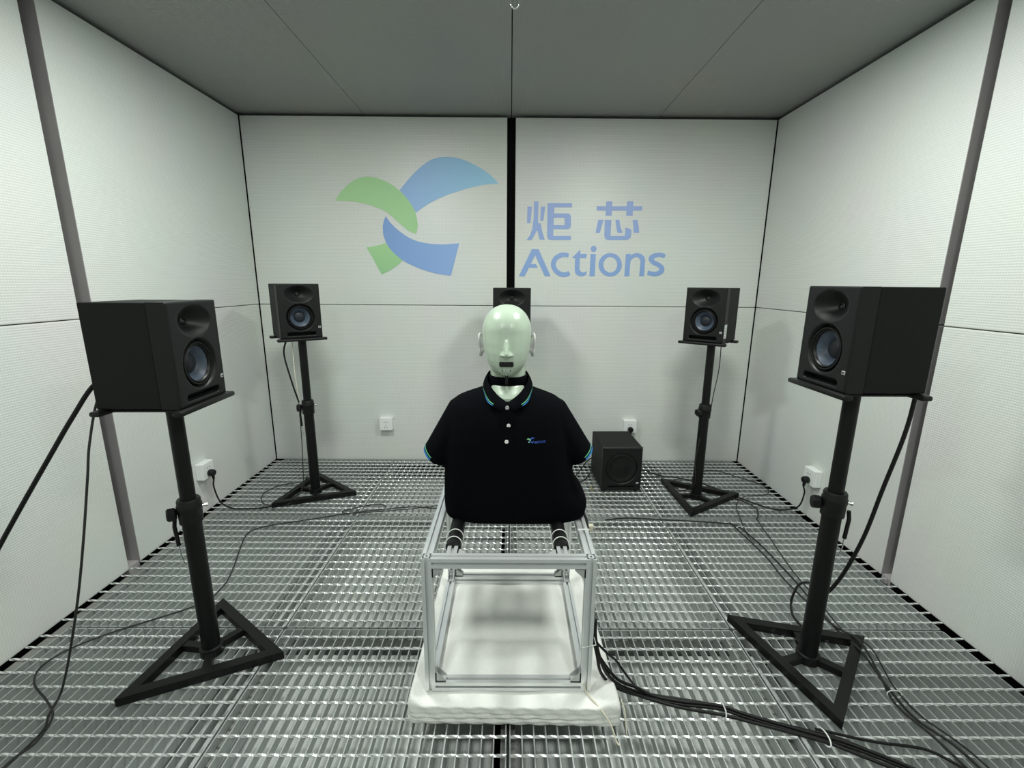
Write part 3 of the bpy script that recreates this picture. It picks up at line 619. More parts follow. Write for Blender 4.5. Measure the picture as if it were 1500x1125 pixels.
def speaker(loc, yaw, label, group=None):
    t = thing('studio_monitor', label, 'speaker', loc, yaw, 'studio monitors on stands')
    for me, n in ((baffle_me, 'baffle'), (cab_me, 'cabinet'), (ring_me, 'woofer_ring'), (surr_me, 'surround'), (cone_me, 'cone'),
                  (cap_me, 'dust_cap'), (tw_me, 'tweeter'), (port_shade_me, 'port_shade')):
        p = place(me, n, t)
    bd = place(badge_me, 'badge', t, label='small grey badge'); place(ink_me, 'badge_mark', bd)
    rp = place(panel_me, 'rear_plate', t); place(knob_me, 'rear_knobs', rp)
    return t


# ------------------------------------------------------------------ stands
TRI_R, BAR_W, BAR_HT = 0.227, 0.027, 0.024


def stand(loc, tri_deg, top_z, yaw, collar_z, knob_deg, label, plate_off=(0, 0), pin=None):
    t = thing('speaker_stand', label, 'stand', (loc[0], loc[1], 0), 0, 'speaker stands')
    V = [Vector((TRI_R * math.cos(math.radians(tri_deg + 120 * k)), TRI_R * math.sin(math.radians(tri_deg + 120 * k)), 0)) for k in range(3)]
    k_in = (TRI_R - 2 * BAR_W) / TRI_R
    for k in range(3):
        A, B = V[k], V[(k + 1) % 3]
        MB().prism([tuple(A[:2]), tuple(B[:2]), tuple((B * k_in)[:2]), tuple((A * k_in)[:2])], 0.001, BAR_HT + 0.001).build('base_bar', M['stand'], t)
    for k in range(3):
        mid = (V[k] + V[(k + 1) % 3]) / 2
        a = math.atan2(mid.y, mid.x)
        MB().box(0.015, mid.length - BAR_W * 0.95, -0.011, 0.011, 0.003, BAR_HT - 0.001, Matrix.Rotation(a, 4, 'Z')).build('spoke', M['stand'], t)
    MB().lathe([(0.0005, 0.001), (0.031, 0.001), (0.031, 0.026), (0.024, 0.028), (0.0235, collar_z), (0.0005, collar_z)], 28).build('lower_tube', M['stand'], t, smooth=40)
    cl = MB().lathe([(0.0238, collar_z - 0.055), (0.0285, collar_z - 0.055), (0.0290, collar_z - 0.020), (0.0305, collar_z - 0.018), (0.0305, collar_z - 0.004),
                     (0.0285, collar_z), (0.0285, collar_z + 0.010), (0.0262, collar_z + 0.014), (0.0190, collar_z + 0.014)], 28).build('collar', M['plastic'], t, smooth=40)
    rot = Matrix.Rotation(math.radians(knob_deg), 4, 'Z') @ Matrix.Translation((0.021, 0, collar_z - 0.024)) @ Matrix.Rotation(math.pi / 2, 4, 'Y')
    MB().lathe([(0.0045, 0), (0.0045, 0.010), (0.013, 0.009), (0.019, 0.013), (0.0195, 0.028), (0.015, 0.032), (0.0005, 0.032)], 6, rot, True).build('clamp_knob', M['plastic'], cl, smooth=35)
    rot2 = Matrix.Rotation(math.radians(knob_deg + 175), 4, 'Z') @ Matrix.Translation((0.027, 0, collar_z - 0.014)) @ Matrix.Rotation(math.pi / 2, 4, 'Y')
    MB().lathe([(0.0035, 0), (0.0035, 0.010), (0.006, 0.010), (0.006, 0.015), (0.0005, 0.015)], 10, rot2, True).build('clamp_screw', M['chrome'], cl, smooth=35)
    if pin is not None:
        a = math.radians(pin)
        px, py = 0.036 * math.cos(a), 0.036 * math.sin(a)
        MB().tube([(px, py, collar_z - 0.036), (px * 1.1, py * 1.1, collar_z - 0.06), (px * 1.02, py * 1.02, collar_z - 0.118)], 0.0052, 10).build('locking_pin', M['plastic'], t, smooth=50)
        MB().tube(spline([(px * 1.02, py * 1.02, collar_z - 0.116), (px * 0.98, py * 0.98, collar_z - 0.15), (px * 0.86, py * 0.86, collar_z - 0.175)], 4), 0.0016, 6).build('pin_wire', M['chrome'], t)
    MB().lathe([(0.0005, collar_z - 0.02), (0.0188, collar_z - 0.02), (0.0188, top_z - 0.012), (0.030, top_z - 0.012), (0.030, top_z - 0.008), (0.0005, top_z - 0.008)], 28).build('upper_tube', M['stand'], t, smooth=40)
    mt = Matrix.Translation((plate_off[0], plate_off[1], 0)) @ Matrix.Rotation(yaw, 4, 'Z')
    pl = MB().bbox(-0.085, 0.085, -0.092, 0.092, top_z - 0.0085, top_z - 0.0035, 0.001, mt).build('top_plate', M['stand'], t)
    for y in (-0.100, 0.092):
        MB().bbox(-0.112, 0.112, y - 0.013, y + 0.013, top_z - 0.014, top_z - 0.0005, 0.005, mt).build('pad_bar', M['rubber'], pl, smooth=40)
    return t


SPK = [  # x, y, z of the monitor, its turn, stand x, y, turn of the base, collar, knob direction, labels
    ('LF', (-0.893, 1.152, 0.779), 1.595, (-0.884, 1.160), -6, 0.485, 215,
     'black studio monitor turned side-on, thin and thick cables trailing from its back',
     'black speaker stand whose base stands beside the loose floor cable, clamp knob with hanging pin'),
    ('RF', (0.907, 1.164, 0.826), -1.563, (0.884, 1.140), 16.5, 0.525, 160,
     'black studio monitor turned side-on, one thick cable hanging down behind its stand',
     'black speaker stand straddling the thin cables taped along the grating, bright clamp screws'),
    ('LB', (-1.056, 2.268, 0.818), 0.639, (-1.018, 2.225), -9, 0.487, 200,
     'black studio monitor angled inward below the green wing of the logo',
     'black speaker stand in front of the unplugged wall outlet'),
    ('RB', (0.985, 2.254, 0.8125), -0.718, (0.968, 2.180), 2.5, 0.490, 205,
     'black studio monitor with a white sticker on its side',
     'black speaker stand beside the subwoofer'),
    ('C', (0.007, 2.39, 0.804), 0.0, (0.007, 2.40), 30, 0.48, 0,
     'black studio monitor standing behind the pale green manikin head',
     'black speaker stand hidden behind the manikin'),
]
mon = {}
for key, p, yaw, sxy, tri, cz, kd, lab, slab in SPK:
    mon[key] = speaker(p, yaw, lab)
    stand(sxy, tri, p[2], yaw, cz, kd, slab, (p[0] - sxy[0], p[1] - sxy[1]), {'LF': 215, 'LB': 200, 'RF': -25}.get(key))
# sticker on the side of one monitor
st = MB().box(SW/2, SW/2 + 0.0006, -SD/2 + 0.012, -SD/2 + 0.046, 0.022, 0.086).build('sticker', M['sticker'], mon['RB'], label='white paper sticker')
_b = MB()
for k in range(4): _b.box(SW/2 + 0.0006, SW/2 + 0.0009, -SD/2 + 0.018, -SD/2 + 0.030 + 0.004 * (k % 2), 0.030 + 0.012 * k, 0.034 + 0.012 * k)
_b.build('sticker_print', M['sticker_ink'], st)

# ------------------------------------------------------------------ subwoofer
BW, BD, BH = 0.209, 0.272, 0.240
t = thing('subwoofer', 'black cube subwoofer standing on the grating before a plugged wall outlet', 'subwoofer', (0.586, 2.375, 0), 0.027)
MB().bbox(-BW/2, BW/2, -BD/2 + 0.012, BD/2, 0.012, 0.012 + BH, 0.003).build('cabinet', M['black_vinyl'], t)
_b = MB()
def subd(x, z):
    r = math.hypot(x - 0.0, z - 0.135)
    d = 0.0
    if r < 0.086: d = 0.009 * min(1, (0.086 - r) / 0.006)
    if abs(x) < 0.070 and abs(z - 0.036) < 0.004: d = 0.01
    m = min(BW/2 - abs(x), z - 0.012, 0.012 + BH - z)
    if m < 0.004: d = 0.004 - math.sqrt(max(0, 0.004 ** 2 - (0.004 - m) ** 2))
    return d
_b.grid([[(x, -BD/2 - 0.004 + subd(x, z), z) for z in frange(0.012, 0.012 + BH, 80)] for x in frange(-BW/2, BW/2, 72)])
for (xa, za, xb, zb) in ((-BW/2, 0.012, BW/2, 0.012), (-BW/2, 0.012 + BH, BW/2, 0.012 + BH), (-BW/2, 0.012, -BW/2, 0.012 + BH), (BW/2, 0.012, BW/2, 0.012 + BH)):
    _b.add([(xa, -BD/2, za), (xb, -BD/2, zb), (xb, -BD/2 + 0.013, zb), (xa, -BD/2 + 0.013, za)], [(0, 1, 2, 3)])
_b.build('baffle', M['baffle'], t, smooth=50)
W2 = Matrix.Translation((0, -BD/2 - 0.004, 0.135)) @ Matrix.Rotation(math.pi/2, 4, 'X')
MB().lathe([(0.083, -0.009), (0.080, -0.004), (0.072, -0.003), (0.064, -0.006), (0.050, -0.010), (0.03, -0.006), (0.0005, -0.004)], 48, W2).build('grille', M['rubber'], t, smooth=60)
bd = MB().bbox(0.078, 0.092, -BD/2 - 0.0055, -BD/2 - 0.003, 0.052, 0.060, 0.0006).build('badge', M['badge'], t)
for x in (-0.085, 0.085):
    for y in (-0.11, 0.11):
        MB().lathe([(0.0005, 0.0), (0.012, 0.0), (0.014, 0.012), (0.0005, 0.012)], 14, Matrix.Translation((x, y, 0))).build('foot', M['rubber'], t, smooth=40)

# ================================================================== PAD, FRAME AND MANIKIN
# ---- thick white batting pad under the frame
def pad_outline(n=220):
    P = []
    c = [(-0.252, 0.930), (0.282, 0.922), (0.258, 1.525), (-0.238, 1.532)]
    per = n // 4
    for k in range(4):
        A, B = c[k], c[(k + 1) % 4]
        for i in range(per):
            t = i / per
            P.append((A[0] + (B[0] - A[0]) * t, A[1] + (B[1] - A[1]) * t))
    # soften the corners
    for _ in range(3):
        P = [((P[i - 1][0] + 2 * P[i][0] + P[(i + 1) % n][0]) / 4, (P[i - 1][1] + 2 * P[i][1] + P[(i + 1) % n][1]) / 4) for i in range(n)]
    return P


def pad_height(x, y):
    ex = min(1, max(0, (0.190 - abs(x - 0.002)) / 0.055)); ey = min(1, max(0, min(y - 0.995, 1.40 - y) / 0.055))
    inside = (ex * ex * (3 - 2 * ex)) * (ey * ey * (3 - 2 * ey))
    valley = math.exp(-((y - 1.140 - 0.10 * (x * x)) / 0.026) ** 2)
    h = 0.0605 + inside * (0.028 - 0.026 * valley * math.exp(-(x / 0.16) ** 2))
    out = max(0, abs(x - 0.002) - 0.215, y - 1.425)
    h += 0.018 * min(1, out / 0.03) * (0.7 + 0.3 * math.sin(9 * y + 4 * x))
    h += 0.0012 * math.sin(31 * x + 17 * y) + 0.0010 * math.sin(57 * y - 23 * x)
    return h


out = pad_outline(); cx, cy = 0.010, 1.225
N = len(out)
R = []
for k in range(15):                                  # layered edge, from the floor up
    t = k / 14
    z = 0.002 + t * 0.0555
    ring = []
    for i, (x, y) in enumerate(out):
        a = 2 * math.pi * i / N
        lay = 0.0026 * math.sin(t * 27 + 0.8 * math.sin(3 * a) + 0.5 * math.sin(11 * a)) * math.sin(math.pi * min(1, t * 1.15)) + 0.0015 * math.sin(40 * a + 9 * t)
        o_ = lay - 0.006 * max(0, 0.15 - t) / 0.15
        d = Vector((x - cx, y - cy)); d.normalize()
        ring.append((x + d.x * o_, y + d.y * o_, z + 0.0022 * math.sin(7 * a + 6 * t) * math.sin(math.pi * t)))
    R.append(ring)
for k in range(1, 46):                               # rounded shoulder, then the top
    s = 1 - (k / 45) ** 1.25
    ring = []
    for i, (x, y) in enumerate(out):
        X, Y = cx + (x - cx) * max(s, 0.002), cy + (y - cy) * max(s, 0.002)
        h = pad_height(X, Y)
        e_ = 1 - s
        h = 0.0575 + (h - 0.0575) * min(1, math.sqrt(e_ / 0.03)) if e_ < 0.03 else h
        ring.append((X, Y, h))
    R.append(ring)
pad = MB().rings(R).build('batting_pad', M['batting'], None, smooth=179, room=True)
tag(pad, 'thick white layered batting pad on the grating under the aluminium frame', 'pad')

# ---- aluminium profile frame
PS = 0.0128


def profile():
    w, d = 0.0036, 0.0064
    l, w2 = 0.0022, 0.0060
    side = [(-PS, -PS), (-w, -PS), (-w, -PS + l), (-w2, -PS + l), (-w2, -PS + d), (w2, -PS + d), (w2, -PS + l), (w, -PS + l), (w, -PS)]
    P = []
    for k in range(4):
        c, s = round(math.cos(k * math.pi / 2)), round(math.sin(k * math.pi / 2))
        P += [(x * c - y * s, x * s + y * c) for x, y in side]
    return P


PROF = profile()
frame = thing('profile_frame', 'silver slotted aluminium profile frame standing on the white pad', 'frame', (0.0, 1.195, 0.061))
FX0, FX1, FY0, FY1, FZ0, FZ1 = -0.211, 0.211, 0.970, 1.424, 0.062, 0.440


def bar(name, axis, a, b_, p, q):
    """profile from a to b_ along axis; p, q = the two other coordinates of its middle in axis order"""
    if axis == 'z': m = Matrix.Translation((p, q, 0)); 
    elif axis == 'y': m = Matrix.Translation((p, 0, q))
    else: m = Matrix.Translation((0, p, q))
    return MB().prism(PROF, a, b_, axis, m).build(name, M['alu'], frame, room=True)


posts = [(x, y) for x in (FX0 + PS, FX1 - PS) for y in (FY0 + PS, FY1 - PS)]
for x, y in posts:
    p = bar('post', 'z', FZ0, FZ1, x, y)
    e_ = MB()
    for dx in (-0.008, 0.008):
        for dy in (-0.008, 0.008):
            e_.lathe([(0.0024, FZ1 + 0.0003), (0.0005, FZ1 + 0.0003)], 10, Matrix.Translation((x + dx, y + dy, 0)))
    e_.lathe([(0.0028, FZ1 + 0.0003), (0.0005, FZ1 + 0.0003)], 10, Matrix.Translation((x, y, 0)))
    e_.shift(frame.location / U)
    e_.build('bore', M['hole'], p)
XI0, XI1, YI0, YI1 = FX0 + 2 * PS, FX1 - 2 * PS, FY0 + 2 * PS, FY1 - 2 * PS
for z in (FZ1 - PS, FZ0 + PS):
    for y in (FY0 + PS, FY1 - PS): bar('cross_bar', 'x', XI0, XI1, y, z)
    for x in (FX0 + PS, FX1 - PS): bar('side_rail', 'y', YI0, YI1, x, z)
for x in (-0.140, 0.1315): bar('inner_rail', 'y', YI0, YI1, x, FZ1 - PS)


def gusset(p, ex, ey, en, a=0.026):
    """corner bracket: legs along ex and ey, plate width along en"""
    p, ex, ey, en = Vector(p), Vector(ex), Vector(ey), Vector(en)
    m = Matrix((ex, ey, en)).transposed().to_4x4(); m.translation = p
    g_ = MB()
    g_.box(0, a, 0, 0.003, -0.010, 0.010, m).box(0, 0.003, 0, a, -0.010, 0.010, m)
    for s in (-0.010, 0.0085): g_.prism([(0, 0), (a, 0), (a, 0.006), (0.006, a), (0, a)], s, s + 0.0015, 'z', m)
    gg = g_.build('corner_bracket', M['alu_cast'], frame, room=True)
    s_ = MB()
    s_.lathe([(0.0042, 0.003), (0.0042, 0.006), (0.0005, 0.006)], 12, m @ Matrix.Translation((a * 0.55, 0, 0)) @ Matrix.Rotation(-math.pi / 2, 4, 'X'))
    s_.lathe([(0.0042, 0.003), (0.0042, 0.006), (0.0005, 0.006)], 12, m @ Matrix.Translation((0, a * 0.55, 0)) @ Matrix.Rotation(math.pi / 2, 4, 'Y'))
    s_.shift(frame.location / U)
    s_.build('screw', M['chrome'], gg)


X_, Y_, Z_ = (1, 0, 0), (0, 1, 0), (0, 0, 1)
NX, NY, NZ = (-1, 0, 0), (0, -1, 0), (0, 0, -1)
ztop, zbot = FZ1 - 2 * PS, FZ0 + 2 * PS
for x, dx in ((XI0, X_), (XI1, NX)):
    gusset((x, FY0 + PS, ztop), dx, NZ, Y_)
    gusset((x, FY0 + PS, zbot), dx, Z_, Y_)
    gusset((x, FY1 - PS, zbot), dx, Z_, Y_)
    gusset((x, FY1 - PS, ztop), dx, NZ, Y_)
for x in (FX0 + PS, FX1 - PS):
    gusset((x, YI1, zbot), NY, Z_, X_)
    gusset((x, YI0, zbot), Y_, Z_, X_)
gusset((-0.140 + PS, YI0, FZ1 - PS), X_, Y_, Z_, 0.022)
gusset((0.1315 - PS, YI0, FZ1 - PS), NX, Y_, Z_, 0.022)
gusset((-0.140 + PS, YI1, FZ1 - PS), X_, NY, Z_, 0.022)
gusset((0.1315 - PS, YI1, FZ1 - PS), NX, NY, Z_, 0.022)
# black foam sleeves on the inner rails, tied down
for x in (-0.140, 0.1315):
    Rf = []
    for y in frange(1.028, 1.36, 10):
        Rf.append([(x + 0.0195 * math.cos(a) * (0.94 if k % 2 else 1), y, FZ1 - 0.006 + 0.0165 * math.sin(a)) for k, a in enumerate([2 * math.pi * j / 14 for j in range(14)])])
    sl = MB().rings(Rf).build('foam_sleeve', M['rubber'], frame, smooth=60, room=True)
    for y in (1.040, 1.075):
        ring = [(x + 0.0215 * math.cos(a), y + 0.006 * math.sin(a), FZ1 - 0.007 + 0.022 * math.sin(a)) for a in [2 * math.pi * j / 24 for j in range(25)]]
        zt = MB().tube(ring, 0.0013, 6)
        zt.shift(frame.location / U)
        zt.build('cable_tie', M['tie'], sl)
# white ties on a side rail and a post
ring = []
for x, z in ((1, 1), (1, -1), (-1, -1), (-1, 1), (1, 1)): ring.append((FX1 - PS + x * 0.0142, 1.105, FZ1 - PS + z * 0.0142))
MB().tube(ring, 0.0022, 6).build('cable_tie', M['tie'], frame, room=True)
ring = [(FX1 - PS + x * 0.0160 + 0.004, FY0 + PS + y * 0.0150, 0.200 + 0.004 * x) for x, y in ((1, 1), (1, -1), (-1, -1), (-1, 1), (1, 1))]
MB().tube(ring, 0.0013, 6).build('cable_tie', M['tie'], frame, room=True)

# ---- manikin: measuring head and torso in a polo shirt
man = thing('test_manikin', 'pale green faceless acoustic test head and torso in a black polo shirt on the frame', 'manikin', (-0.006, 1.25, 0.456))


def remeshed(mb, name, mat, parent, voxel, smooth_iter=6):
    me = mb.mesh(name, mat)
    tmp = bpy.data.objects.new(name, me)
    col.objects.link(tmp)
    r = tmp.modifiers.new('r', 'REMESH'); r.mode = 'VOXEL'; r.voxel_size = voxel * U; r.use_smooth_shade = True
    s = tmp.modifiers.new('s', 'SMOOTH'); s.iterations = smooth_iter; s.factor = 0.5
    dg = bpy.context.evaluated_depsgraph_get()
    me2 = bpy.data.meshes.new_from_object(tmp.evaluated_get(dg))
    bpy.data.objects.remove(tmp)
    if not me2.materials: me2.materials.append(mat)
    for p in me2.polygons: p.use_smooth = True
    off = parent.location
    me2.transform(Matrix.Translation(-off))
    return place(me2, name, parent)


HC = -0.0095
YW = 1.25


def head_ring(z, a, yf, yb, n=40, ex=2.15):
    ring = []
    for k in range(n):
        t = 2 * math.pi * k / n
        c, s = math.cos(t), math.sin(t)
        x = math.copysign(abs(c) ** (2 / ex), c) * a
        y = math.copysign(abs(s) ** (2 / ex), s)
        ring.append((HC + x, YW + (y * (YW - yf) if y < 0 else y * (yb - YW)), z))
    return ring


keys = [(0.839, (0.006, 1.205, 1.27)), (0.843, (0.0240, 1.176, 1.285)), (0.849, (0.0350, 1.165, 1.292)), (0.857, (0.0440, 1.158, 1.302)), (0.870, (0.0530, 1.154, 1.314)),
        (0.885, (0.0585, 1.152, 1.327)), (0.905, (0.0625, 1.1515, 1.338)), (0.930, (0.0655, 1.154, 1.345)), (0.955, (0.0668, 1.158, 1.346))]
R = [head_ring(z, *v) for z, v in keys]
for k in range(1, 15):
    s = math.sin(k / 14 * math.pi / 2); q = max(0.02, math.cos(k / 14 * math.pi / 2))
    R.append(head_ring(0.955 + 0.0715 * s, 0.0668 * q ** 0.92, YW - 0.092 * q ** 0.95, YW + 0.096 * q ** 0.95))
body = MB().rings(R)
# neck, shoulders and trunk (the trunk is a little smaller than the shirt)
body.rings([[(-0.006 + rx * math.cos(a), 1.262 + ry * math.sin(a), z) for a in [2 * math.pi * k / 36 for k in range(36)]]
            for z, rx, ry in ((0.70, 0.07, 0.07), (0.76, 0.062, 0.066), (0.785, 0.052, 0.057), (0.80, 0.0495, 0.054), (0.90, 0.0495, 0.054))])
body.rings([[(-0.006 + rx * math.cos(a), 1.235 + ry * math.sin(a), z) for a in [2 * math.pi * k / 28 for k in range(28)]]
            for z, rx, ry in ((0.73, 0.040, 0.060), (0.765, 0.046, 0.068), (0.784, 0.049, 0.069), (0.793, 0.050, 0.060), (0.801, 0.049, 0.050), (0.812, 0.045, 0.038))])
for hull in (((0.0016, 1.1480, 0.940), (0.0028, 1.1260, 0.908), (0.0050, 1.1290, 0.902), (0.0075, 1.170, 0.942), (0.0095, 1.172, 0.900)),
             ((0.0026, 1.1360, 0.911), (0.0170, 1.1490, 0.9010), (0.0050, 1.130, 0.9015), (0.0185, 1.172, 0.900), (0.0080, 1.172, 0.922))):
    bm = bmesh.new()
    for p in hull:
        for sx in (-1, 1): bm.verts.new((HC + sx * p[0], p[1], p[2]))
    bmesh.ops.convex_hull(bm, input=bm.verts[:])
    bm.verts.index_update()
    body.add([v.co.copy() for v in bm.verts], [tuple(v.index for v in f.verts) for f in bm.faces])
    bm.free()
# cheek and chin seam kept plain; trunk:
SHIRT_RINGS = [  # z, x0, x1, y front, y back
    (0.438, -0.181, 0.217, 1.132, 1.364), (0.452, -0.185, 0.221, 1.126, 1.370), (0.475, -0.187, 0.224, 1.121, 1.376), (0.50, -0.187, 0.212, 1.117, 1.378), (0.53, -0.186, 0.190, 1.114, 1.378),
    (0.57, -0.185, 0.180, 1.112, 1.376), (0.62, -0.184, 0.173, 1.112, 1.374), (0.67, -0.181, 0.167, 1.118, 1.370), (0.71, -0.175, 0.159, 1.128, 1.362),
    (0.740, -0.170, 0.155, 1.140, 1.352), (0.758, -0.164, 0.148, 1.150, 1.342), (0.770, -0.148, 0.132, 1.160, 1.334), (0.780, -0.122, 0.107, 1.170, 1.326), (0.789, -0.094, 0.081, 1.181, 1.320), (0.798, -0.068, 0.056, 1.192, 1.314)]


def trunk_ring(z, x0, x1, yf, yb, ex, inset=0.0, n=64):
    ring = []
    xc, yc = (x0 + x1) / 2, (yf + yb) / 2
    a, b_ = (x1 - x0) / 2 - inset, (yb - yf) / 2 - inset
    for k in range(n):
        t = 2 * math.pi * k / n
        c, s = math.cos(t), math.sin(t)
        ring.append((xc + math.copysign(abs(c) ** (2 / ex), c) * a, yc + math.copysign(abs(s) ** (2 / ex), s) * b_, z))
    return ring


body.rings([trunk_ring(max(z, 0.462) if i == 0 else z + (0.008 if i < 2 else -0.006), x0, x1, yf, yb, 2.6, 0.010) for i, (z, x0, x1, yf, yb) in enumerate(SHIRT_RINGS) if i != 1])
body_o = remeshed(body, 'body', M['skin'], man, 0.0022, 3)

# face details
MB().bbox(HC - 0.0185, HC + 0.0185, 1.1492, 1.175, 0.8725, 0.8855, 0.003).build('mouth_opening', M['hole'], man, room=True, label='black rectangular mouth slot')
_b = MB()
for k in range(5): _b.box(HC - 0.012 + k * 0.005, HC - 0.009 + k * 0.005, 1.1485, 1.1495, 0.8785 - 0.001 * (k % 2), 0.8815)
_b.build('mouth_grille', M['cable_grey'], man, room=True)
for sx in (-1, 1):
    MB().lathe([(0.0018, 0), (0.0018, 0.004), (0.0003, 0.004)], 10, Matrix.Translation((HC + sx * 0.0105, 1.154, 0.8625)) @ Matrix.Rotation(math.pi / 2, 4, 'X'), True).build('chin_hole', M['hole'], man, room=True)
MB().box(HC - 0.0006, HC + 0.0006, 1.1508, 1.158, 0.848, 0.871).build('chin_seam', M['alu_cast'], man, room=True)
MB().bbox(HC - 0.0035, HC + 0.0045, 1.168, 1.190, 0.8225, 0.845, 0.0012).build('chin_clip', M['hole'], man, room=True)
# neck ring
MB().rings([[(-0.006 + rx * math.cos(a), 1.258 + (rx + 0.006) * math.sin(a), z) for a in [2 * math.pi * k / 44 for k in range(44)]]
            for z, rx in ((0.800, 0.050), (0.800, 0.0555), (0.832, 0.0545), (0.834, 0.0500))], False, False).build('neck_band', M['shirt'], man, smooth=50, room=True, label='black band round the neck')


# ears
def ear(sx):
    m = Matrix.Translation((HC + sx * 0.0625, 1.262, 0.913)) @ Matrix.Rotation(sx * math.radians(28), 4, 'Z') @ Matrix.Diagonal((sx, 1, 1, 1))
    oc = [(0, -0.006, -0.027), (0, -0.010, -0.018), (0, -0.009, -0.006), (0, -0.012, 0.006), (0, -0.012, 0.018), (0, -0.004, 0.027), (0, 0.008, 0.028), (0, 0.018, 0.020), (0, 0.021, 0.006), (0, 0.016, -0.008), (0, 0.009, -0.018), (0, 0.003, -0.027), (0, -0.006, -0.027)]
    oc = [(p[0], p[1] * 1.08, p[2] * 1.06 + 0.001) for p in oc]
    def lift(p):           # the rim stands off the head, more at the rear edge
        return m @ Vector((0.008 + 0.013 * (p[1] + 0.012) / 0.033 + 0.06 * p[2], p[1], p[2]))
    e = MB()
    sp = spline([Vector(p) for p in oc], 5)
    e.tube([lift(p) for p in sp], 0.0034, 10)
    rim = [lift(p) for p in sp[:-1]]
    mid = m @ Vector((0.0045, 0.003, 0.002)); base = m @ Vector((-0.004, -0.002, 0))
    R_ = [rim, [r + (mid - r) * 0.35 for r in rim], [r + (mid - r) * 0.75 - (m.to_3x3() @ Vector((0.002, 0, 0))) for r in rim]]
    e.rings(R_, False, True)
    back = [base + (r - base) * 0.55 - (m.to_3x3() @ Vector((0.006, 0, 0))) for r in rim]
    e.rings([rim, back], False, True)
    anti = spline([(0, -0.004, -0.008), (0, 0.006, -0.004), (0, 0.010, 0.006), (0, 0.004, 0.016)], 5)
    e.tube([lift(p) - (m.to_3x3() @ Vector((0.003, 0, 0))) for p in anti], 0.0026, 8)
    e.tube([m @ Vector((0.004, -0.010, -0.004)), m @ Vector((0.009, -0.007, -0.003)), m @ Vector((0.010, -0.004, -0.004))], [0.003, 0.0034, 0.0022], 8)
    return e.build('ear', M['ear'], man, smooth=70, room=True)


ear(-1); ear(1)

# ---- polo shirt
sh = MB()
sh.rings([trunk_ring(z, x0, x1, yf, yb, 2.7 + 0.9 * max(0, (0.6 - z) / 0.15)) for z, x0, x1, yf, yb in SHIRT_RINGS])


def sleeve_rings(s):
    if s < 0: sh_c, cuff_c, out_d = Vector((-0.134, 1.247, 0.716)), Vector((-0.2145, 1.235, 0.600)), Vector((-0.030, 0, 0.024))
    else: sh_c, cuff_c, out_d = Vector((0.119, 1.247, 0.718)), Vector((0.2065, 1.235, 0.604)), Vector((0.030, 0, 0.023))
    R_ = []
    for i in range(9):
        t = i / 8
        c = sh_c + (cuff_c - sh_c) * t
        bulge = 1.0 + 0.10 * math.sin(math.pi * t)
        o1 = Vector((s * 0.034, 0, 0.043)) * (1 - t) + out_d * t
        o2 = Vector((0, 0.075 * (1 - t) + 0.062 * t, 0))
        R_.append([c + o1 * math.cos(a) * (1.0 if math.cos(a) > 0 else bulge) + o2 * math.sin(a) for a in [2 * math.pi * k / 32 for k in range(32)]])
    return R_


for s in (-1, 1): sh.rings(sleeve_rings(s))
shirt = remeshed(sh, 'polo_shirt', M['shirt'], man, 0.0042, 9)
shirt['label'] = 'black short-sleeved polo shirt with green and blue edge stripes'
bvh = BVHTree.FromPolygons([tuple(v.co + man.location) for v in shirt.data.vertices], [tuple(p.vertices) for p in shirt.data.polygons])


def on_shirt(x, z, lift=0.0012):
    hit = bvh.ray_cast(Vector((x, 0.6, z)) * U, Vector((0, 1, 0)))
    y = hit[0].y / U if hit[0] is not None else 1.13
    return (x, y - lift, z)


# cuff stripes: short bands that run round the outer half of each sleeve end
for s in (-1, 1):
    R_ = sleeve_rings(s)
    for t0, t1, mname in ((7.28, 7.42, 'stripe_green'), (7.58, 7.84, 'stripe_blue')):
        bnd = MB()
        P = []
        for a in frange(-78, 40, 26):
            row = []
            for t in (t0, t1):
                i = min(int(t), 7); fr = t - i
                k = (a % 360) / 360 * 32
                j = int(k) % 32; kf = k - int(k)
                q = [R_[ii][j] * (1 - kf) + R_[ii][(j + 1) % 32] * kf for ii in (i, i + 1)]
                p = q[0] * (1 - fr) + q[1] * fr
                cc = sum((v for v in R_[i]), Vector()) / 32 * (1 - fr) + sum((v for v in R_[i + 1]), Vector()) / 32 * fr
                row.append(p + (p - cc).normalized() * 0.0010)
            P.append(row)
        bnd.grid(P)
        bnd.shift(man.location / U)
        bnd.build('cuff_stripe', M[mname], shirt)

# collar
CK_F = [(0.0, (0.0, 1.318, 0.843)), (0.25, (0.043, 1.298, 0.841)), (0.5, (0.0585, 1.250, 0.834)), (0.68, (0.054, 1.205, 0.820)), (0.85, (0.030, 1.158, 0.800)), (1.0, (0.001, 1.134, 0.7835))]
CK_O = [(0.0, (0.0, 1.340, 0.800)), (0.25, (0.050, 1.316, 0.799)), (0.5, (0.0675, 1.252, 0.798)), (0.68, (0.0625, 1.195, 0.791)), (0.85, (0.0490, 1.142, 0.7775)), (1.0, (0.0165, 1.124, 0.7640))]
CX = -0.006


def csmooth(keys_, t):
    """Catmull-Rom through the collar keys"""
    for i in range(len(keys_) - 1):
        if t <= keys_[i + 1][0] or i == len(keys_) - 2:
            u = (t - keys_[i][0]) / (keys_[i + 1][0] - keys_[i][0])
            b0, c0 = Vector(keys_[i][1]), Vector(keys_[i + 1][1])
            a0 = Vector(keys_[i - 1][1]) if i else Vector((-keys_[1][1][0], *keys_[1][1][1:]))
            d0 = Vector(keys_[i + 2][1]) if i + 2 < len(keys_) else 2 * c0 - b0
            return 0.5 * ((2 * b0) + (c0 - a0) * u + (2 * a0 - 5 * b0 + 4 * c0 - d0) * u * u + (3 * b0 - a0 - 3 * c0 + d0) * u ** 3)


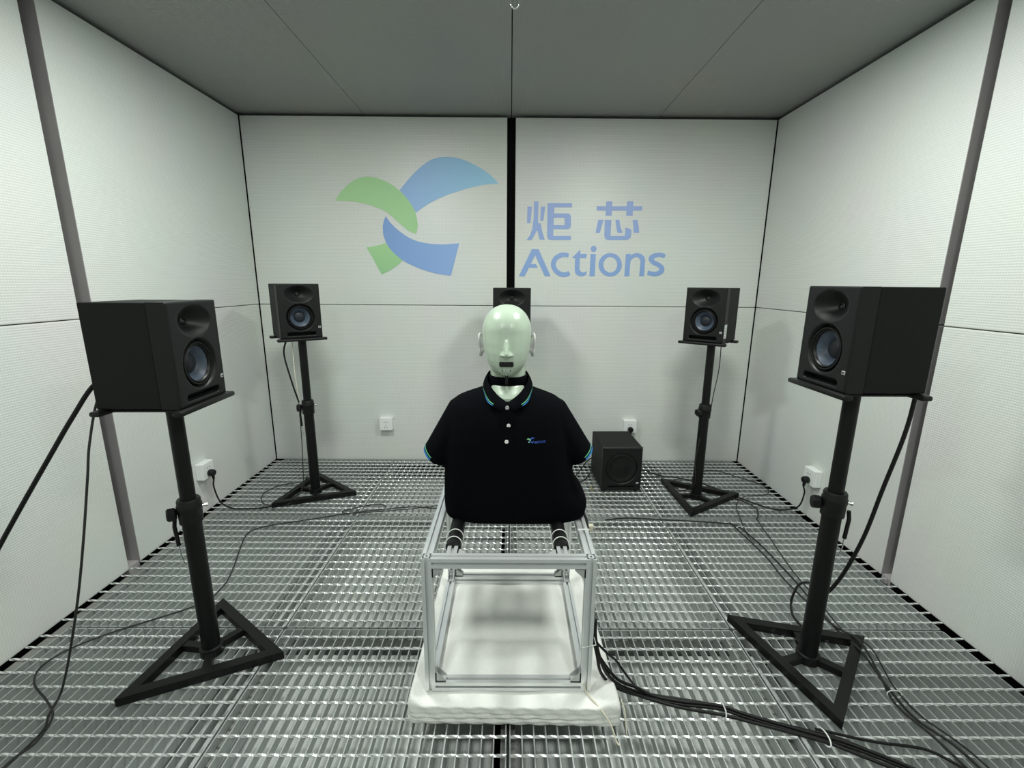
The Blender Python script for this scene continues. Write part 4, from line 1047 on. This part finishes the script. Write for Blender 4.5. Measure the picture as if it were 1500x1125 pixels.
def collar_pt(t, q, sx, lift=0.0):
    F, O = csmooth(CK_F, t), csmooth(CK_O, t)
    p = F.lerp(O, q)
    c = Vector((0, 1.25, p.z))
    d = Vector((p.x, p.y - 1.25, 0)).normalized()
    p = p + d * (0.004 * math.sin(math.pi * q) + lift) + Vector((0, 0, 0.3 * lift))
    return (CX + sx * p.x, p.y, p.z)


co = MB()
for sx in (-1, 1):
    outer = [[collar_pt(t, q, sx) for q in frange(0, 1, 8)] for t in frange(0, 1, 30)]
    inner = [[collar_pt(t, q, sx, -0.0035) for q in frange(0, 1, 8)] for t in frange(0, 1, 30)]
    co.grid(outer, sx < 0); co.grid(inner, sx > 0)
    co.grid([[o_[0], i_[0]] for o_, i_ in zip(outer, inner)]); co.grid([[o_[-1], i_[-1]] for o_, i_ in zip(outer, inner)])
    co.grid([outer[-1], inner[-1]])
    # inside stand of the collar
    co.grid([[collar_pt(t, 0, sx, -0.002), (lambda p: (p[0], p[1], p[2] - 0.04))(collar_pt(t, 0, sx, -0.003))] for t in frange(0, 0.62, 18)])
co.shift(man.location / U)
collar = co.build('collar', M['shirt'], shirt, smooth=50)
for sx in (-1, 1):
    for q0, q1, mname in ((0.72, 0.79, 'stripe_green'), (0.86, 0.95, 'stripe_blue')):
        b = MB().grid([[collar_pt(t, q, sx, 0.0012) for q in (q0, q1)] for t in frange(0.0, 0.90, 30)])
        b.shift(man.location / U)
        b.build('collar_stripe', M[mname], shirt)
# placket and buttons
P = [[on_shirt(x, z, 0.0016) for x in frange(-0.021, 0.009, 6)] for z in frange(0.672, 0.772, 16)]
b = MB().grid(P)
b.shift(man.location / U); b.build('placket', M['shirt'], shirt, smooth=179)
for x, z in ((-0.007, 0.7665), (-0.003, 0.722), (-0.008, 0.682)):
    p = on_shirt(x, z, 0.0018)
    m = Matrix.Translation(p) @ Matrix.Rotation(math.pi / 2 + 0.15, 4, 'X')
    b = MB().lathe([(0.0050, -0.001), (0.0053, 0.0010), (0.0044, 0.0020), (0.0030, 0.0014), (0.0003, 0.0014)], 20, m)
    if z > 0.75: b.shift((0, 0.012, 0))
    b.shift(man.location / U); b.build('button', M['button'], shirt, smooth=40)


# chest embroidery
def chest(name, mname, polys, f):
    b = MB()
    for poly in polys:
        bmx = bmesh.new()
        vs = [bmx.verts.new((*f(p), 0)) for p in poly]
        bmx.faces.new(vs)
        bmesh.ops.triangulate(bmx, faces=bmx.faces[:])
        bmx.verts.index_update()
        b.add([on_shirt(v.co.x, v.co.y, 0.0010) for v in bmx.verts], [tuple(v.index for v in fc.verts) for fc in bmx.faces])
        bmx.free()
    b.shift(man.location / U)
    return b.build(name, M[mname], shirt)


s1 = 0.0215 / 0.905
fm = lambda p: (0.0440 + (p[0] + 0.977) * s1, 0.6870 + (p[1] - 1.526) * s1 * 0.95)
s2 = 0.0355 / 0.83
ft = lambda p: (0.0590 + (p[0] - 0.07) * s2, 0.6765 + (p[1] - 1.128) * s2)
chest('chest_emblem', 'embroidery_green', LOGO['mark_green_wing'] + LOGO['mark_green_tail'], fm)
chest('chest_emblem', 'embroidery_blue', LOGO['mark_blue_wing'] + LOGO['mark_blue_tail'], fm)
chest('chest_lettering', 'embroidery_blue', LOGO['actions'], ft)

# ================================================================== OUTLETS AND CABLES
def outlet(loc, rz, label):
    """white surface box; its back is at local y = 0, front faces local -y"""
    t = thing('wall_outlet', label, 'outlet', loc, rz, 'white wall outlets')
    s = 0.0395
    MB().bbox(-s, s, -0.030, 0, -s, s, 0.003).build('box', M['socket'], t)
    MB().bbox(-s + 0.001, s - 0.001, -0.036, -0.030, -s + 0.001, s - 0.001, 0.002).build('face_plate', M['socket'], t)
    for x in (-0.008, 0.008): MB().box(x - 0.003, x + 0.003, -0.0364, -0.0355, 0.012, 0.0155).build('slot', M['hole'], t)
    for x, z, a in ((0, -0.009, 0), (-0.0075, -0.021, 0.5), (0.0075, -0.021, -0.5)):
        MB().box(-0.0013, 0.0013, -0.0364, -0.0355, -0.0035, 0.0035, Matrix.Translation((x, 0, z)) @ Matrix.Rotation(a, 4, 'Y')).build('slot', M['hole'], t)
    return t


outlet((-0.756, YB, 0.236), 0, 'white wall outlet with nothing plugged in, on the logo wall')
outlet((0.737, YB, 0.228), 0, 'white wall outlet with a round black plug behind the subwoofer')
outlet((XL, 2.030, 0.207), math.pi / 2, 'white wall outlet with a black plug, on the wall facing the subwoofer side')
outlet((XR, 1.985, 0.208), -math.pi / 2, 'white wall outlet with a black plug, on the side wall nearest the subwoofer')


def cable(pts, r, label, cat='cable', m='cable', name='cable', group=None, n=7, sm=7):
    o = MB().tube(spline(pts, sm), r, n).build(name, M[m], None, smooth=60, room=True)
    return tag(o, label, cat, group)


def power_cable(plug_at, normal, pts, r, label):
    """plug body on an outlet plus its cord"""
    t = thing('power_cable', label, 'cable', plug_at)
    p = Vector(plug_at); nv = Vector(normal)
    rot = nv.to_track_quat('Z', 'Y').to_matrix().to_4x4()
    pl = MB().lathe([(0.0135, 0.0), (0.0165, 0.004), (0.0165, 0.018), (0.013, 0.026), (0.0005, 0.027)], 18, rot, True).build('plug', M['plastic'], t, smooth=40)
    MB().tube([nv * 0.016 + Vector((0, 0, -0.008)), nv * 0.017 + Vector((0, 0, -0.024)), nv * 0.018 + Vector((0, 0, -0.034))], [0.008, 0.0065, 0.0045], 10).build('strain_relief', M['plastic'], pl, smooth=50)
    q = [tuple(nv * 0.018 + Vector((0, 0, -0.032)))] + [tuple(Vector(a) - p) for a in pts]
    MB().tube(spline(q, 7), r, 7).build('cord', M['cable'], t, smooth=60)
    return t


Zf = 0.0035
power_cable((0.737, YB - 0.036, 0.214), (0, -1, 0), [(0.737, 2.645, 0.14), (0.735, 2.64, 0.06), (0.72, 2.62, 0.006), (0.66, 2.58, Zf), (0.60, 2.545, 0.02), (0.585, 2.515, 0.05)], 0.0035,
            'black power cord dropping behind the subwoofer')
power_cable((XL + 0.036, 2.030, 0.193), (1, 0, 0), [(-1.415, 2.03, 0.12), (-1.40, 2.035, 0.045), (-1.36, 2.04, 0.008), (-1.30, 2.035, Zf), (-1.16, 2.065, Zf), (-1.07, 2.15, 0.03), (-1.045, 2.20, 0.10)], 0.0036,
            'black power cord running from the side wall plug to the stand near the unplugged outlet')
power_cable((XR - 0.036, 1.985, 0.193), (-1, 0, 0), [(1.395, 1.99, 0.12), (1.385, 2.00, 0.05), (1.36, 2.04, 0.010), (1.30, 2.06, Zf), (1.22, 2.14, Zf), (1.13, 2.27, Zf), (1.06, 2.36, Zf), (1.005, 2.33, 0.03), (0.985, 2.25, 0.12), (0.985, 2.22, 0.30)], 0.0036,
            'black power cord running from the side wall plug to the stand beside the subwoofer')

# at the front pair of monitors
cable([(-0.992, 1.140, 0.845), (-1.02, 1.10, 0.835), (-1.07, 1.075, 0.755), (-1.13, 1.055, 0.655), (-1.20, 1.035, 0.54), (-1.26, 1.005, 0.425), (-1.32, 0.95, 0.28), (-1.37, 0.88, 0.15), (-1.40, 0.80, 0.06)], 0.0055,
      'thick black power cable swinging from the back of a monitor out toward the side wall')
cable([(-0.992, 1.125, 0.842), (-1.012, 1.09, 0.80), (-1.012, 1.045, 0.70), (-1.01, 1.02, 0.62), (-1.015, 0.985, 0.48), (-1.04, 0.965, 0.33), (-1.10, 0.97, 0.16), (-1.165, 1.00, 0.05), (-1.185, 1.00, 0.008), (-1.165, 0.95, Zf), (-1.14, 0.91, Zf), (-1.14, 0.83, Zf), (-1.16, 0.70, Zf)], 0.0028,
      'thin dark cable hanging straight down from a monitor and curling onto the grating', m='cable_grey')
cable([(-1.13, 0.72, Zf), (-1.142, 0.832, Zf), (-1.128, 0.884, Zf), (-1.150, 0.946, 0.0065), (-1.213, 0.994, Zf), (-1.298, 1.046, Zf), (-1.335, 1.103, Zf), (-1.315, 1.165, Zf), (-1.243, 1.234, Zf), (-1.06, 1.36, Zf), (-1.035, 1.45, Zf), (-1.056, 1.549, Zf), (-1.14, 1.78, Zf), (-1.13, 1.85, Zf), (-1.06, 1.89, Zf), (-0.90, 1.945, 0.004), (-0.739, 2.004, Zf), (-0.49, 2.061, Zf), (-0.36, 2.05, Zf), (-0.20, 2.06, Zf)], 0.0026,
      'thin dark cable wandering over the grating past two speaker stands', m='cable_grey')
cable([(-0.60, 2.05, 0.0085), (-0.66, 2.09, Zf), (-0.80, 2.02, Zf), (-0.74, 1.99, 0.0075), (-0.5, 2.03, 0.008), (-0.30, 2.085, Zf), (-0.10, 2.075, Zf)], 0.0022,
      'short thin dark cable crossing under the manikin frame', m='cable_grey')
cable([(0.985, 1.125, 0.870), (1.02, 1.115, 0.84), (1.028, 1.12, 0.79), (1.02, 1.12, 0.70), (1.003, 1.132, 0.55), (0.985, 1.142, 0.40), (0.955, 1.155, 0.27), (0.925, 1.166, 0.20), (0.908, 1.172, 0.185)], 0.0052,
      'thick black power cable hanging from a monitor and tucked behind its own stand tube')
cable([(0.915, 1.163, 0.190), (0.960, 1.26, 0.165), (0.965, 1.33, 0.115), (0.975, 1.37, 0.03), (0.962, 1.345, Zf), (0.948, 1.30, Zf), (0.96, 1.24, Zf), (0.99, 1.20, 0.006)], 0.004,
      'black cable looping out from the stand tube down to the grating')
# signal cables at the rear stands
cable([(-1.098, 2.24, 0.81), (-1.095, 2.19, 0.74), (-1.065, 2.18, 0.60), (-1.046, 2.19, 0.50)], 0.0042, 'black cable drooping beneath the monitor below the green wing of the logo')
cable([(-1.055, 2.20, 0.81), (-1.052, 2.19, 0.66), (-1.046, 2.195, 0.50)], 0.0022, 'thin pale cable beside the stand tube near the unplugged outlet', m='cord')
cable([(-1.046, 2.19, 0.50), (-1.046, 2.185, 0.36), (-1.05, 2.18, 0.20), (-1.055, 2.15, 0.05), (-1.10, 2.06, 0.0085), (-1.22, 2.09, Zf), (-1.28, 2.20, Zf), (-1.24, 2.30, Zf), (-1.15, 2.34, Zf)], 0.0022,
      'thin dark cable dropping down the stand tube to a loop on the grating', m='cable_grey')
cable([(1.02, 2.19, 0.80), (1.012, 2.17, 0.68), (0.993, 2.16, 0.55), (0.985, 2.155, 0.45)], 0.0022, 'thin dark cable beneath the monitor with the sticker', m='cable_grey')
cable([(0.945, 2.15, 0.34), (0.925, 2.13, 0.22), (0.93, 2.13, 0.10), (0.915, 2.24, 0.012), (0.90, 2.36, Zf), (0.96, 2.41, Zf), (1.016, 2.40, Zf)], 0.0022, 'thin dark cable bowing out from the stand tube beside the subwoofer', m='cable_grey')
cable([(0.695, 2.47, 0.05), (0.74, 2.52, 0.02), (0.80, 2.53, Zf), (0.86, 2.46, Zf), (0.95, 2.43, Zf), (1.02, 2.38, Zf), (1.03, 2.31, Zf)], 0.003, 'black cable leaving the subwoofer toward the nearest stand')
cable([(0.475, 2.44, 0.12), (0.44, 2.43, 0.10), (0.40, 2.40, 0.06), (0.35, 2.36, 0.02), (0.28, 2.32, Zf)], 0.0035, 'black cable from the subwoofer side opposite the stand, upper one')
cable([(0.475, 2.43, 0.07), (0.45, 2.40, 0.03), (0.41, 2.36, 0.012), (0.36, 2.34, Zf), (0.28, 2.28, Zf)], 0.0035, 'black cable from the subwoofer side lying low on the grating')
o = MB().lathe([(0.0035, 0), (0.0045, 0.004), (0.0045, 0.020), (0.003, 0.024), (0.0005, 0.026)], 12, Matrix.Translation((0.445, 2.29, 0.0055)) @ Matrix.Rotation(math.pi / 2, 4, 'X'), True).build('gold_plug', M['brass'], None, smooth=50, room=True)
tag(o, 'small gold plug lying on the grating beside the subwoofer', 'plug')
cable([(1.12, 2.13, 0.03), (1.19, 2.11, 0.012), (1.218, 2.057, 0.006), (1.19, 1.99, Zf), (1.165, 1.957, Zf)], 0.003, 'short black cable hooking past the base corner of the stand beside the subwoofer')
cable([(1.10, 2.50, Zf), (1.22, 2.53, Zf), (1.32, 2.43, Zf), (1.40, 2.32, Zf), (1.36, 2.22, Zf), (1.22, 2.18, 0.0085), (1.14, 2.10, Zf), (1.10, 1.99, Zf), (1.06, 1.85, Zf), (1.048, 1.78, 0.006)], 0.0022, 'thin dark cable coiling in the corner behind the stand beside the subwoofer', m='cable_grey')
# bundle taped along the grating
cable([(0.45, 1.945, Zf), (0.56, 1.965, Zf), (0.687, 1.952, Zf), (0.811, 1.941, Zf), (0.992, 1.918, 0.0045), (1.044, 1.894, 0.0045), (1.062, 1.808, 0.0045), (1.07, 1.713, Zf), (1.07, 1.522, Zf), (1.061, 1.389, Zf), (1.055, 1.245, Zf), (1.04, 1.137, 0.03), (1.045, 1.043, Zf), (1.041, 0.952, Zf), (1.075, 0.882, Zf), (1.089, 0.80, Zf), (1.12, 0.68, Zf)], 0.0034,
      'dark cable running along the grating through the bundle, the one starting near the frame', m='cable_grey')
cable([(1.025, 1.925, Zf), (1.034, 1.835, Zf), (1.045, 1.65, Zf), (1.035, 1.50, Zf), (1.053, 1.29, Zf), (1.062, 1.176, 0.032), (1.053, 1.077, Zf), (1.024, 0.991, Zf), (1.045, 0.898, Zf), (1.057, 0.80, Zf), (1.08, 0.68, Zf)], 0.003,
      'dark cable beside the long bundle, starting by the stand base corner', m='cable_grey')
cable([(1.165, 1.95, Zf), (1.14, 1.80, Zf), (1.10, 1.58, Zf), (1.085, 1.40, Zf), (1.072, 1.25, Zf), (1.075, 1.15, 0.034), (1.065, 1.05, Zf), (1.06, 0.96, 0.0045), (1.095, 0.88, Zf), (1.11, 0.80, Zf), (1.14, 0.68, Zf)], 0.0022,
      'thinnest dark cable of the long bundle, straying toward the side wall', m='cable_grey')
# bundle from the frame post
main = [(0.217, 1.000, 0.245), (0.219, 1.000, 0.195), (0.228, 0.992, 0.150), (0.250, 0.995, 0.095), (0.285, 1.005, 0.045), (0.335, 1.015, 0.010), (0.393, 1.005, Zf), (0.460, 0.989, Zf), (0.552, 0.972, Zf), (0.617, 0.947, Zf), (0.76, 0.900, Zf), (0.814, 0.879, Zf), (0.916, 0.820, Zf), (1.02, 0.75, Zf)]
for k, (dx, dy, dz, lab) in enumerate(((0, 0.000, 0.0, 'lowest'), (0.004, 0.010, 0.000, 'second'), (0.001, -0.011, 0.000, 'outer'), (-0.002, 0.004, 0.006, 'top'))):
    pts = []
    for i, (x, y, z) in enumerate(main):
        fr = min(1, max(0.25, (i - 2) / 4))
        wob = 0.0035 * math.sin(1.7 * i + 2.1 * k) * (1 if i > 5 else 0.3)
        pts.append((x + dx * 1.2 * (1 if i < 5 else 0.3) + (0.006 * (k - 1.5) if 2 < i < 6 else 0), y + dy * fr + wob, z + dz + (0.0 if i > 5 else 0.003 * k)))
    cable(pts, 0.0042, 'black cable in the tied bundle leaving the aluminium frame', group='cables in the tied bundle')
cable([(0.219, 1.004, 0.24), (0.222, 1.004, 0.19), (0.262, 1.020, 0.130), (0.295, 1.055, 0.075), (0.325, 1.055, 0.030), (0.345, 1.035, 0.014)], 0.0032, 'thin black cable parting from the tied bundle at the frame post and rejoining it')
cable([(0.76, 0.914, 0.012), (0.883, 0.890, Zf), (0.989, 0.873, Zf), (1.03, 0.845, Zf), (1.057, 0.80, 0.006), (1.09, 0.72, 0.008)], 0.0034, 'black cable branching off the tied bundle past the stand base')
for p, d in (((0.555, 0.972, 0.006), 0.9), ((0.772, 0.898, 0.006), 1.1)):
    ring = [(p[0] + 0.004 * math.sin(a), p[1] + 0.0235 * math.cos(a), p[2] + 0.0105 * math.sin(a)) for a in [2 * math.pi * k / 20 for k in range(21)]]
    o = MB().tube(ring, 0.0017, 6).build('cable_tie', M['tie'], None, room=True)
    tag(o, 'white nylon tie round the cable bundle from the frame' + (', nearer the frame' if d < 1 else ', beside the stand base'), 'cable tie')
for p in ((1.052, 1.875, 0.004), (1.045, 1.020, 0.004)):
    ring = [(p[0] + 0.020 * math.cos(a), p[1] + 0.004 * math.sin(a), p[2] + 0.008 * math.sin(a)) for a in [2 * math.pi * k / 20 for k in range(21)]]
    o = MB().tube(ring, 0.0014, 6).build('cable_tie', M['tie'], None, room=True)
    tag(o, 'white nylon tie on the thin floor cables ' + ('by the stand beside the subwoofer' if p[1] > 1.5 else 'beside the stand that straddles them'), 'cable tie')
# connectors hanging at the frame
o = MB().bbox(0.222, 0.238, 1.165, 1.180, 0.400, 0.418, 0.003).build('cable_connector', M['cord'], None, room=True)
tag(o, 'cream plastic connector hanging at the side of the frame below the shirt', 'connector')
cable([(0.214, 1.20, 0.44), (0.220, 1.18, 0.425), (0.221, 1.15, 0.40), (0.219, 1.10, 0.36), (0.218, 1.04, 0.30), (0.2185, 1.005, 0.24)], 0.004, 'black cable led down the outside of the frame from under the shirt')
# cream cord slung over the pad
cable([(0.188, 1.005, 0.100), (0.190, 0.975, 0.092), (0.200, 0.962, 0.068), (0.228, 0.925, 0.058), (0.250, 0.905, 0.035), (0.262, 0.885, 0.006), (0.268, 0.878, 0.0035)], 0.0020, 'cream cord slung over the edge of the white pad', m='cord', name='cord')
cable([(0.286, 0.955, 0.055), (0.2905, 0.93, 0.045), (0.291, 0.915, 0.02), (0.292, 0.905, 0.003)], 0.0016, 'short cream cord hanging at the corner of the white pad', m='cord', name='cord')
# scrap of blue under the grating
o = MB().prism([(0.612, 1.145), (0.620, 1.142), (0.626, 1.149), (0.622, 1.157), (0.614, 1.155)], SUB_Z + 0.0005, SUB_Z + 0.004).build('blue_scrap', M['blue_scrap'], None, room=True)
tag(o, 'tiny bright blue scrap lying below the grating', 'scrap')
